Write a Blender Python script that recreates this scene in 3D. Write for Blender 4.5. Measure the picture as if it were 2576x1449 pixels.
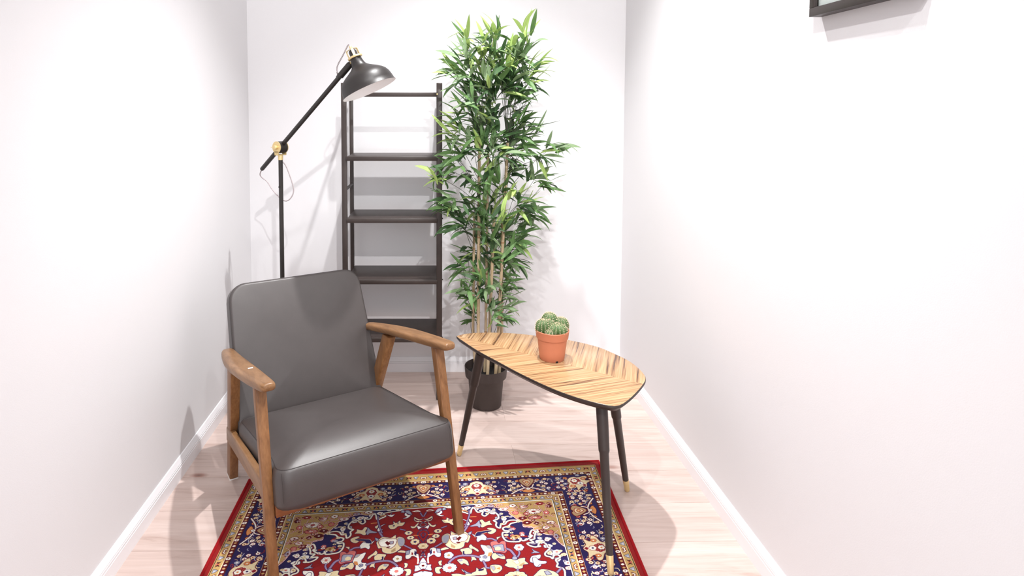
import bpy, bmesh, math, random
import numpy as np
from mathutils import Vector, Matrix

for o in list(bpy.data.objects): bpy.data.objects.remove(o)
scn = bpy.context.scene
COL = scn.collection
PI = math.pi

# ------------------------------------------------------------------ camera
FPX, IMW, IMH = 1550.0, 2576.0, 1449.0
CX, CY, PITCH, CAMH = 1092.0, 370.22, 0.05814, 1.40
cd = bpy.data.cameras.new('camera'); cam = bpy.data.objects.new('camera', cd); COL.objects.link(cam)
cd.sensor_fit = 'HORIZONTAL'; cd.sensor_width = 36.0
cd.lens = 36.0 * FPX / IMW
cd.shift_x = (IMW / 2 - CX) / IMW
cd.shift_y = (CY - IMH / 2) / IMW
cd.clip_start = 0.02
cam.location = (0, 0, CAMH); cam.rotation_euler = (PI / 2 - PITCH, 0, 0)
scn.camera = cam

# ------------------------------------------------------------------ world, lights, exposure
scn.view_settings.view_transform = 'Standard'; scn.view_settings.look = 'None'
scn.view_settings.gamma = 1.0; scn.view_settings.use_curve_mapping = False
scn.view_settings.exposure = -0.06
w = bpy.data.worlds.new('world'); scn.world = w; w.use_nodes = True
w.node_tree.nodes['Background'].inputs[0].default_value = (0.985, 0.985, 1.0, 1)
w.node_tree.nodes['Background'].inputs[1].default_value = 2.3

def spot(name, loc, target, power, angle=140, blend=0.7, radius=0.03, color=(1, .99, .985)):
    l = bpy.data.lights.new(name, 'SPOT'); l.energy = power; l.spot_size = math.radians(angle); l.spot_blend = blend
    l.shadow_soft_size = radius; l.color = color
    o = bpy.data.objects.new(name, l); COL.objects.link(o); o.location = loc
    o.rotation_euler = (Vector(target) - Vector(loc)).to_track_quat('-Z', 'Y').to_euler()
    return o
spot('spot_back', (0.18, 2.33, 3.30), (0.10, 2.15, 0.0), 345, 84, .8)
spot('spot_middle', (0.30, 0.92, 3.30), (0.20, 1.95, 0.0), 90, 84, .8)
spot('spot_front', (0.38, -0.50, 3.30), (0.0, 3.2, 1.45), 225, 74, 1.0)
spot('fill_right_wall', (-0.40, 0.00, 3.30), (1.0, 1.6, 1.0), 150, 70, 1.0)  # added fill light without a known fixture, brightens the right wall

# ------------------------------------------------------------------ materials
def s2l(c): c /= 255.0; return c / 12.92 if c <= .04045 else ((c + .055) / 1.055) ** 2.4
def rgb(r, g, b): return (s2l(r), s2l(g), s2l(b), 1)
class NT:
    def __init__(s, name):
        s.m = bpy.data.materials.new(name); s.m.use_nodes = True; s.t = s.m.node_tree
        s.b = s.t.nodes['Principled BSDF']
    def n(s, typ, **kw):
        x = s.t.nodes.new(typ)
        for k, v in kw.items():
            if isinstance(k, str) and hasattr(x, k): setattr(x, k, v)
            else: x.inputs[k].default_value = v
        return x
    def l(s, a, b): s.t.links.new(a, b)
    def ramp(s, stops, interp='LINEAR'):
        r = s.t.nodes.new('ShaderNodeValToRGB'); r.color_ramp.interpolation = interp
        while len(r.color_ramp.elements) < len(stops): r.color_ramp.elements.new(.5)
        for e, (p, c) in zip(r.color_ramp.elements, stops): e.position = p; e.color = c
        return r
    def set(s, **kw):
        for k, v in kw.items(): s.b.inputs[k.replace('_', ' ')].default_value = v
def mat(name, c, rough=.5, metal=0.0, spec=.5, noise=0.0, nscale=40, bump=0.0, bscale=200):
    t = NT(name); t.set(Base_Color=c, Roughness=rough, Metallic=metal); t.b.inputs['Specular IOR Level'].default_value = spec
    if noise or bump: tc = t.n('ShaderNodeTexCoord')
    if noise:
        nz = t.n('ShaderNodeTexNoise'); nz.inputs['Scale'].default_value = nscale; nz.inputs['Detail'].default_value = 4
        t.l(tc.outputs['Object'], nz.inputs['Vector'])
        r = t.ramp([(.3, tuple(v * (1 - noise) for v in c[:3]) + (1,)), (.7, tuple(min(1, v * (1 + noise)) for v in c[:3]) + (1,))])
        t.l(nz.outputs['Fac'], r.inputs['Fac']); t.l(r.outputs['Color'], t.b.inputs['Base Color'])
    if bump:
        nb = t.n('ShaderNodeTexNoise'); nb.inputs['Scale'].default_value = bscale; nb.inputs['Detail'].default_value = 3
        t.l(tc.outputs['Object'], nb.inputs['Vector'])
        bp = t.n('ShaderNodeBump'); bp.inputs['Strength'].default_value = bump; bp.inputs['Distance'].default_value = .001
        t.l(nb.outputs['Fac'], bp.inputs['Height']); t.l(bp.outputs['Normal'], t.b.inputs['Normal'])
    return t.m

def wood_mat(name, c0, c1, c2, axis='Z', scale=1.0, rough=.45, spec=.4, stretch=14.0, coat=0.0, fine=60):
    """long-grained wood: noise squashed along one object axis, plus fine pores"""
    t = NT(name); t.set(Roughness=rough); t.b.inputs['Specular IOR Level'].default_value = spec
    if coat: t.b.inputs['Coat Weight'].default_value = coat; t.b.inputs['Coat Roughness'].default_value = .15
    tc = t.n('ShaderNodeTexCoord'); mp = t.n('ShaderNodeMapping')
    sc = [stretch * scale] * 3; sc['XYZ'.index(axis)] = scale
    mp.inputs['Scale'].default_value = sc
    oi = t.n('ShaderNodeObjectInfo'); ad = t.n('ShaderNodeVectorMath'); ad.operation = 'MULTIPLY_ADD'
    cmb = t.n('ShaderNodeCombineXYZ'); 
    for k in range(3): t.l(oi.outputs['Random'], cmb.inputs[k])
    ad.inputs[1].default_value = (7.3, 11.7, 5.1)
    t.l(cmb.outputs[0], ad.inputs[0]); t.l(tc.outputs['Object'], mp.inputs['Vector']); t.l(mp.outputs[0], ad.inputs[2])
    n1 = t.n('ShaderNodeTexNoise'); n1.inputs['Scale'].default_value = 1.6; n1.inputs['Detail'].default_value = 6; n1.inputs['Distortion'].default_value = .8
    t.l(ad.outputs[0], n1.inputs['Vector'])
    n2 = t.n('ShaderNodeTexNoise'); n2.inputs['Scale'].default_value = 9; n2.inputs['Detail'].default_value = 4
    t.l(ad.outputs[0], n2.inputs['Vector'])
    mx = t.n('ShaderNodeMix'); mx.inputs[0].default_value = .35
    t.l(n1.outputs['Fac'], mx.inputs[2]); t.l(n2.outputs['Fac'], mx.inputs[3])
    r = t.ramp([(.32, c0), (.5, c1), (.68, c2)]); t.l(mx.outputs[0], r.inputs['Fac'])
    t.l(r.outputs['Color'], t.b.inputs['Base Color'])
    bp = t.n('ShaderNodeBump'); bp.inputs['Strength'].default_value = .12; bp.inputs['Distance'].default_value = .001
    t.l(n2.outputs['Fac'], bp.inputs['Height']); t.l(bp.outputs['Normal'], t.b.inputs['Normal'])
    return t.m

M = {}
M['wall'] = mat('wall_paint', rgb(230, 229, 231), .75, spec=.25, bump=.15, bscale=350)
M['ceiling'] = mat('ceiling_paint', rgb(240, 238, 238), .8, spec=.2, bump=.1, bscale=300)
M['trim'] = mat('white_trim_paint', rgb(244, 243, 246), .35, spec=.5, bump=.03, bscale=60)
M['black_wood'] = mat('black_brown_stain', rgb(56, 47, 44), .42, spec=.45, noise=.06, nscale=25, bump=.06, bscale=120)
M['black_metal'] = mat('black_metal', rgb(38, 34, 32), .38, spec=.5, noise=.08)
M['shade'] = mat('dark_grey_enamel', rgb(34, 30, 29), .42, spec=.5, noise=.04)
M['shade_in'] = mat('white_enamel', rgb(252, 251, 251), .4)
M['brass'] = mat('brass', rgb(228, 204, 150), .34, metal=.6, noise=.06)
M['leather'] = mat('grey_brown_leather', rgb(66, 60, 59), .44, spec=.75, noise=.05, nscale=18, bump=.10, bscale=420)
M['piping'] = mat('leather_seam', rgb(48, 42, 42), .55)
M['chair_wood'] = wood_mat('stained_beech', rgb(108, 71, 42), rgb(132, 90, 54), rgb(150, 106, 68), 'Z', 3.0, .38, .45, stretch=9)
M['chair_wood_y'] = wood_mat('stained_beech_arm', rgb(110, 77, 48), rgb(134, 97, 63), rgb(150, 112, 77), 'Y', 3.0, .35, .45, stretch=9)
M['chair_wood_x'] = wood_mat('stained_beech_rail', rgb(110, 66, 38), rgb(136, 84, 50), rgb(154, 102, 66), 'X', 3.0, .38, .45, stretch=9)
M['terracotta'] = mat('terracotta_plastic', rgb(196, 122, 92), .48, spec=.4, noise=.03)
M['soil'] = mat('dark_soil', rgb(44, 42, 42), .95, spec=.1, noise=.5, nscale=160, bump=.9, bscale=260)
M['pot_black'] = mat('black_plastic', rgb(62, 53, 50), .5, spec=.4, noise=.05, bump=.03)
M['felt'] = mat('white_felt', rgb(235, 232, 230), .9)
M['cane'] = wood_mat('bamboo_cane', rgb(170, 146, 114), rgb(192, 170, 138), rgb(204, 186, 156), 'Z', 6.0, .5, .35, stretch=8)
M['cane_node'] = mat('bamboo_node', rgb(158, 122, 86), .6)
M['twig'] = mat('dark_twig', rgb(62, 66, 52), .6, noise=.15)
M['cactus'] = mat('cactus_green', rgb(74, 100, 54), .55, noise=.2, nscale=50)
M['pup'] = mat('pale_woolly_cactus', rgb(205, 220, 222), .8, bump=.5, bscale=300)
M['spine'] = mat('cactus_spine', rgb(220, 206, 176), .6)
M['mat_board'] = mat('white_mat_board', rgb(246, 247, 246), .8)
M['frame'] = mat('black_frame', rgb(50, 42, 40), .4, noise=.08)
t = NT('frame_glass'); t.set(Base_Color=(.93, .98, .96, 1), Roughness=.02); t.b.inputs['Transmission Weight'].default_value = 1.0; t.b.inputs['IOR'].default_value = 1.45
M['glass'] = t.m

def leaf_mat(name, edge, mid, tr):
    t = NT(name); t.set(Roughness=.55); t.b.inputs['Specular IOR Level'].default_value = .4
    uv = t.n('ShaderNodeUVMap'); sp = t.n('ShaderNodeSeparateXYZ'); t.l(uv.outputs[0], sp.inputs[0])
    tc = t.n('ShaderNodeTexCoord'); nz = t.n('ShaderNodeTexNoise'); nz.inputs['Scale'].default_value = 3.0
    t.l(tc.outputs['Object'], nz.inputs['Vector'])
    a = t.n('ShaderNodeMath'); a.operation = 'MULTIPLY_ADD'; a.inputs[1].default_value = .35; t.l(nz.outputs['Fac'], a.inputs[0]); t.l(sp.outputs[1], a.inputs[2])
    r = t.ramp([(.2, mid), (.32, edge), (.75, tuple(v * .96 for v in mid[:3]) + (1,)), (1.1 if False else 1.0, edge)])
    t.l(a.outputs[0], r.inputs['Fac'])
    t.l(r.outputs['Color'], t.b.inputs['Base Color'])
    td = t.n('ShaderNodeBsdfTranslucent'); t.l(r.outputs['Color'], td.inputs['Color'])
    ms = t.n('ShaderNodeMixShader'); ms.inputs[0].default_value = tr
    t.l(t.b.outputs[0], ms.inputs[1]); t.l(td.outputs[0], ms.inputs[2]); t.l(ms.outputs[0], t.t.nodes['Material Output'].inputs['Surface'])
    return t.m
LEAF = [leaf_mat('leaf_dark_green', rgb(54, 84, 48), rgb(68, 98, 58), .18),
        leaf_mat('leaf_green', rgb(86, 122, 68), rgb(106, 140, 84), .22),
        leaf_mat('leaf_grey_green', rgb(112, 138, 98), rgb(136, 158, 116), .22),
        leaf_mat('leaf_yellow_green', rgb(142, 172, 88), rgb(178, 200, 124), .22)]

# floor boards: whitened oak
def oak(name):
    t = NT(name); t.set(Roughness=.5); t.b.inputs['Specular IOR Level'].default_value = .35
    tc = t.n('ShaderNodeTexCoord'); oi = t.n('ShaderNodeObjectInfo')
    cmb = t.n('ShaderNodeCombineXYZ')
    for k in range(3): t.l(oi.outputs['Random'], cmb.inputs[k])
    ad = t.n('ShaderNodeVectorMath'); ad.operation = 'MULTIPLY_ADD'; ad.inputs[1].default_value = (13, 17, 9)
    t.l(cmb.outputs[0], ad.inputs[0]); t.l(tc.outputs['Object'], ad.inputs[2])
    mp = t.n('ShaderNodeMapping'); mp.inputs['Scale'].default_value = (1.6, 16, 8); t.l(ad.outputs[0], mp.inputs[0])
    n1 = t.n('ShaderNodeTexNoise'); n1.inputs['Scale'].default_value = 1.3; n1.inputs['Detail'].default_value = 7; n1.inputs['Distortion'].default_value = 1.0; n1.inputs['Roughness'].default_value = .62
    t.l(mp.outputs[0], n1.inputs['Vector'])
    mp2 = t.n('ShaderNodeMapping'); mp2.inputs['Scale'].default_value = (4, 90, 40); t.l(ad.outputs[0], mp2.inputs[0])
    n2 = t.n('ShaderNodeTexNoise'); n2.inputs['Scale'].default_value = 2.0; n2.inputs['Detail'].default_value = 4; t.l(mp2.outputs[0], n2.inputs['Vector'])
    r1 = t.ramp([(.24, rgb(174, 146, 136)), (.40, rgb(203, 181, 172)), (.56, rgb(213, 193, 185)), (.75, rgb(222, 205, 197))])
    t.l(n1.outputs['Fac'], r1.inputs['Fac'])
    r2 = t.ramp([(.3, (.93, .92, .92, 1)), (.6, (1, 1, 1, 1))]); t.l(n2.outputs['Fac'], r2.inputs['Fac'])
    m1 = t.n('ShaderNodeMix'); m1.data_type = 'RGBA'; m1.blend_type = 'MULTIPLY'; m1.inputs[0].default_value = 1
    t.l(r1.outputs[0], m1.inputs[6]); t.l(r2.outputs[0], m1.inputs[7])
    # knots
    vo = t.n('ShaderNodeTexVoronoi'); vo.inputs['Scale'].default_value = 1.0
    mp3 = t.n('ShaderNodeMapping'); mp3.inputs['Scale'].default_value = (2.2, 4.4, 1); t.l(ad.outputs[0], mp3.inputs[0]); t.l(mp3.outputs[0], vo.inputs['Vector'])
    r3 = t.ramp([(0.0, rgb(120, 84, 74)), (.035, rgb(196, 160, 150)), (.09, (1, 1, 1, 1))]); t.l(vo.outputs['Distance'], r3.inputs['Fac'])
    m2 = t.n('ShaderNodeMix'); m2.data_type = 'RGBA'; m2.blend_type = 'MULTIPLY'; m2.inputs[0].default_value = .8
    t.l(m1.outputs[2], m2.inputs[6]); t.l(r3.outputs[0], m2.inputs[7])
    # plank to plank tone
    hs = t.n('ShaderNodeHueSaturation'); mr = t.n('ShaderNodeMapRange'); mr.inputs[3].default_value = .93; mr.inputs[4].default_value = 1.04
    t.l(oi.outputs['Random'], mr.inputs[0]); t.l(mr.outputs[0], hs.inputs['Value']); t.l(m2.outputs[2], hs.inputs['Color'])
    t.l(hs.outputs[0], t.b.inputs['Base Color'])
    bp = t.n('ShaderNodeBump'); bp.inputs['Strength'].default_value = .15; bp.inputs['Distance'].default_value = .001
    t.l(n2.outputs['Fac'], bp.inputs['Height']); t.l(bp.outputs['Normal'], t.b.inputs['Normal'])
    return t.m
M['oak'] = oak('whitened_oak')
M['joint'] = mat('floor_joint', rgb(190, 164, 152), .8)

# ------------------------------------------------------------------ mesh helpers
class MB:
    def __init__(s): s.v = []; s.f = []; s.mi = []; s.uv = None
    def add(s, V, Fc, mi=0):
        o = len(s.v); s.v += [tuple(p) for p in V]; s.f += [tuple(i + o for i in f) for f in Fc]; s.mi += [mi] * len(Fc)
    def mesh(s, name, mats, smooth=True, angle=35, bevel=0.0, bseg=2):
        me = bpy.data.meshes.new(name); me.from_pydata(s.v, [], s.f); 
        for m in (mats if isinstance(mats, (list, tuple)) else [mats]): me.materials.append(m)
        me.polygons.foreach_set('material_index', s.mi)
        bm = bmesh.new(); bm.from_mesh(me)
        bmesh.ops.recalc_face_normals(bm, faces=bm.faces)
        if bevel:
            ed = [e for e in bm.edges if len(e.link_faces) == 2 and e.calc_face_angle(0) > .5]
            bmesh.ops.bevel(bm, geom=ed, offset=bevel, segments=bseg, profile=.5, affect='EDGES')
        bm.to_mesh(me); bm.free()
        if smooth:
            me.shade_smooth(); me.set_sharp_from_angle(angle=math.radians(angle))
        me.update(); return me
    def obj(s, name, mats, parent=None, **kw):
        return link(name, s.mesh(name, mats, **kw), parent)
def link(name, me, parent=None):
    o = bpy.data.objects.new(name, me); COL.objects.link(o)
    if parent: o.parent = parent
    return o
def tag(o, label, cat, group=None):
    o['label'] = label; o['category'] = cat
    if group: o['group'] = group
    return o
def empty(name, loc, rz, label, cat):
    o = bpy.data.objects.new(name, None); COL.objects.link(o); o.location = loc; o.rotation_euler = (0, 0, rz)
    o.empty_display_size = .1
    return tag(o, label, cat)
def struct(o): o['kind'] = 'structure'; return o
BOXF = [(0, 1, 2, 3), (7, 6, 5, 4), (0, 4, 5, 1), (1, 5, 6, 2), (2, 6, 7, 3), (3, 7, 4, 0)]
def box(mb, x0, x1, y0, y1, z0, z1, mi=0):
    mb.add([(x0, y0, z0), (x1, y0, z0), (x1, y1, z0), (x0, y1, z0), (x0, y0, z1), (x1, y0, z1), (x1, y1, z1), (x0, y1, z1)], BOXF, mi)
def hexa(mb, lo, hi, mi=0):
    """lo, hi: (centre, half x, half y) sections"""
    V = []
    for (c, hx, hy) in (lo, hi):
        for a, b in ((-1, -1), (1, -1), (1, 1), (-1, 1)): V.append((c[0] + a * hx, c[1] + b * hy, c[2]))
    mb.add(V, BOXF, mi)
def frame_of(d):
    d = Vector(d).normalized(); a = Vector((0, 0, 1)) if abs(d.z) < .95 else Vector((1, 0, 0))
    x = d.cross(a).normalized(); y = d.cross(x).normalized(); return x, y, d
def tube(mb, pts, r, n=10, caps=True, mi=0):
    pts = [Vector(p) for p in pts]; R = r if isinstance(r, (list, tuple)) else [r] * len(pts)
    x = None; V = []
    for i, p in enumerate(pts):
        d = (pts[min(i + 1, len(pts) - 1)] - pts[max(i - 1, 0)]).normalized()
        if x is None: x = frame_of(d)[0]
        x = (x - d * x.dot(d)).normalized(); y = d.cross(x)
        V += [p + (x * math.cos(2 * PI * k / n) + y * math.sin(2 * PI * k / n)) * R[i] for k in range(n)]
    Fc = [(i * n + k, i * n + (k + 1) % n, (i + 1) * n + (k + 1) % n, (i + 1) * n + k) for i in range(len(pts) - 1) for k in range(n)]
    if caps: Fc += [tuple(range(n))[::-1], tuple((len(pts) - 1) * n + k for k in range(n))]
    mb.add(V, Fc, mi)
def lathe(mb, prof, origin=(0, 0, 0), axis=(0, 0, 1), n=48, mi=0, close0=False, close1=False):
    x, y, d = frame_of(axis); o = Vector(origin); V = []
    for (t_, r) in prof: V += [o + d * t_ + (x * math.cos(2 * PI * k / n) + y * math.sin(2 * PI * k / n)) * r for k in range(n)]
    Fc = [(i * n + k, i * n + (k + 1) % n, (i + 1) * n + (k + 1) % n, (i + 1) * n + k) for i in range(len(prof) - 1) for k in range(n)]
    if close0: Fc.append(tuple(range(n))[::-1])
    if close1: Fc.append(tuple((len(prof) - 1) * n + k for k in range(n)))
    mb.add(V, Fc, mi)
def smooth_path(P, sub=8, closed=False):
    P = [Vector(p) for p in P]; n = len(P); out = []
    rng = range(n if closed else n - 1)
    for i in rng:
        g = (lambda k: P[k % n]) if closed else (lambda k: P[max(0, min(n - 1, k))])
        a, b, c, d = g(i - 1), g(i), g(i + 1), g(i + 2)
        for s in range(sub):
            u = s / sub
            out.append(.5 * ((2 * b) + (c - a) * u + (2 * a - 5 * b + 4 * c - d) * u * u + (3 * b - a - 3 * c + d) * u ** 3))
    if not closed: out.append(P[-1])
    return out
def round_poly(corners, radii, seg=8):
    """2-D polygon with rounded corners"""
    n = len(corners); out = []
    for i in range(n):
        p = Vector(corners[i]); a = (Vector(corners[i - 1]) - p).normalized(); b = (Vector(corners[(i + 1) % n]) - p).normalized()
        ang = a.angle(b); r = radii[i]; d = r / math.tan(ang / 2); c = p + (a + b).normalized() * (r / math.sin(ang / 2))
        s = p + a * d - c; e = p + b * d - c
        a0 = math.atan2(s.y, s.x); a1 = math.atan2(e.y, e.x); da = (a1 - a0 + PI) % (2 * PI) - PI
        out += [c + Vector((math.cos(a0 + da * k / seg), math.sin(a0 + da * k / seg))) * r for k in range(seg + 1)]
    return out
def resample(poly, m):
    P = [Vector(p) for p in poly]; L = [0]
    for i in range(len(P)): L.append(L[-1] + (P[(i + 1) % len(P)] - P[i]).length)
    out = []; j = 0
    for k in range(m):
        s = L[-1] * k / m
        while L[j + 1] < s: j += 1
        u = (s - L[j]) / max(1e-9, L[j + 1] - L[j]); out.append(P[j].lerp(P[(j + 1) % len(P)], u))
    return out
def inset(poly, d):
    n = len(poly); out = []
    for i in range(n):
        e = (poly[(i + 1) % n] - poly[i - 1]).normalized(); out.append(poly[i] + Vector((-e.y, e.x)) * d)
    return out
def pad(mb, plan, hz, edge, bulge, rings=9, to3=None, back_edge=None, eh=None, pw=2.4, shift=(0, 0)):
    """upholstered pad: plan (ccw 2-D), half thickness hz, edge rounding, face bulge; to3 maps (x,y,z)->world"""
    c = sum(plan, Vector((0, 0))) / len(plan) + Vector(shift); be = back_edge or edge
    lv = []
    for k in range(rings, 0, -1): lv.append((-1, 1 - (k / (rings + 1)) ** 1.6, be))
    for k in range(6): a = PI / 2 * k / 5; lv.append(('e', -hz + be - be * math.cos(a), be * (1 - math.sin(a))))
    for k in range(6): a = PI / 2 * k / 5; lv.append(('e', hz - (eh or edge) + (eh or edge) * math.sin(a), edge * (1 - math.cos(a))))
    for k in range(1, rings + 1): lv.append((1, 1 - (k / (rings + 1)) ** 1.6, edge))
    V = []; n = len(plan)
    for l in lv:
        if l[0] == 'e':
            q = inset(plan, l[2]); V += [(p.x, p.y, l[1]) for p in q]
        else:
            q = inset(plan, l[2]); s = l[1]
            f = 1 - s ** pw
            V += [(c.x + (p.x - c.x) * s, c.y + (p.y - c.y) * s, l[0] * (hz + bulge * f)) for p in q]
    Fc = [(i * n + k, i * n + (k + 1) % n, (i + 1) * n + (k + 1) % n, (i + 1) * n + k) for i in range(len(lv) - 1) for k in range(n)]
    V.append((c.x, c.y, -(hz + bulge))); V.append((c.x, c.y, hz + bulge)); b = len(V) - 2; L = (len(lv) - 1) * n
    Fc += [(b, (k + 1) % n, k) for k in range(n)] + [(b + 1, L + k, L + (k + 1) % n) for k in range(n)]
    mb.add([to3(p) for p in V], Fc)

def unproj(px, py, Y):
    a, b = (px - CX) / FPX, -(py - CY) / FPX; c, s = math.cos(PITCH), math.sin(PITCH)
    r = Vector((a, c + b * s, -s + b * c)); return Vector((0, 0, CAMH)) + r * (Y / r.y)
# ------------------------------------------------------------------ room shell
WL, WR, WB = -0.978, 1.002, 3.253     # wall planes
FR, CEIL = -1.6, 3.40
m = MB(); box(m, WL - .1, WL, FR, WB + .1, 0, CEIL); struct(m.obj('wall_left', M['wall'], smooth=False))
m = MB(); box(m, WR, WR + .1, FR, WB + .1, 0, CEIL); struct(m.obj('wall_right', M['wall'], smooth=False))
m = MB(); box(m, WL, WR, WB, WB + .1, 0, CEIL); struct(m.obj('wall_back', M['wall'], smooth=False))
m = MB(); box(m, WL - .1, WR + .1, FR, WB + .1, CEIL, CEIL + .1); struct(m.obj('ceiling', M['ceiling'], smooth=False))
m = MB(); box(m, WL - .1, WR + .1, FR, WB + .1, -.06, -.0015); floor = struct(m.obj('floor', M['joint'], smooth=False))
def clip(poly, nx, ny, d):     # keep nx*x+ny*y<=d
    out = []
    for i in range(len(poly)):
        a, b = poly[i], poly[(i + 1) % len(poly)]; fa, fb = nx * a[0] + ny * a[1] - d, nx * b[0] + ny * b[1] - d
        if fa <= 0: out.append(a)
        if fa * fb < 0: u = fa / (fa - fb); out.append((a[0] + (b[0] - a[0]) * u, a[1] + (b[1] - a[1]) * u))
    return out
rnd = random.Random(4); PW, SL = .1985, .025
for k in range(-22, 4):
    y0 = 2.728 + PW * k; cuts = []
    x = -1.1 - rnd.uniform(.2, 1.6)
    while x < 1.2: cuts.append(x); x += rnd.choice((1.4, 1.8, 2.1))
    cuts.append(x)
    if k == 0: cuts = [-1.6, .323, 2.2]
    if k == -2: cuts = [-1.5, .325, 2.3]
    for a, b in zip(cuts[:-1], cuts[1:]):
        Y = lambda xx, off: y0 + off + SL * (xx - .95)
        p = [(a, Y(a, 0)), (b, Y(b, 0)), (b, Y(b, PW)), (a, Y(a, PW))]
        for c in ((-1, 0, -WL), (1, 0, WR), (0, 1, WB), (0, -1, -FR)): p = clip(p, *c)
        if len(p) < 3: continue
        A = abs(sum(p[i][0] * p[(i + 1) % len(p)][1] - p[(i + 1) % len(p)][0] * p[i][1] for i in range(len(p)))) / 2
        if A < .004: continue
        pv = [Vector(q) for q in p]; n = len(pv); g = .0006; ch = .0016
        q0 = inset(pv, g); q1 = inset(pv, g + ch)
        mb = MB(); V = [(q.x, q.y, -.0016) for q in q0] + [(q.x, q.y, -.0006) for q in q0] + [(q.x, q.y, 0) for q in q1]
        Fc = [(i + n * l, (i + 1) % n + n * l, (i + 1) % n + n * (l + 1), i + n * (l + 1)) for l in range(2) for i in range(n)] + [tuple(range(2 * n, 3 * n))]
        mb.add(V, Fc); mb.obj('plank', M['oak'], floor, smooth=False)
# baseboards: stepped profile (out, up)
BP = [(.014, 0), (.014, .047), (.0108, .0476), (.0108, .0490), (.0130, .0496), (.0130, .0560), (.0098, .0566), (.0098, .0580), (.0118, .0586), (.0116, .0606), (.0040, .0785), (0, .0795), (0, 0)]
def base(name, fn, a, b):
    mb = MB(); n = len(BP); V = [fn(o, z, a(o)) for o, z in BP] + [fn(o, z, b(o)) for o, z in BP]
    mb.add(V, [(i, (i + 1) % n, n + (i + 1) % n, n + i) for i in range(n)] + [tuple(range(n)), tuple(range(2 * n - 1, n - 1, -1))])
    struct(mb.obj(name, M['trim'], smooth=False))
base('baseboard_left', lambda o, z, y: (WL + o, y, z), lambda o: FR, lambda o: WB - o)
base('baseboard_right', lambda o, z, y: (WR - o, y, z), lambda o: FR, lambda o: WB - o)
base('baseboard_back', lambda o, z, x: (x, WB - o, z), lambda o: WL + o, lambda o: WR - o)

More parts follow.
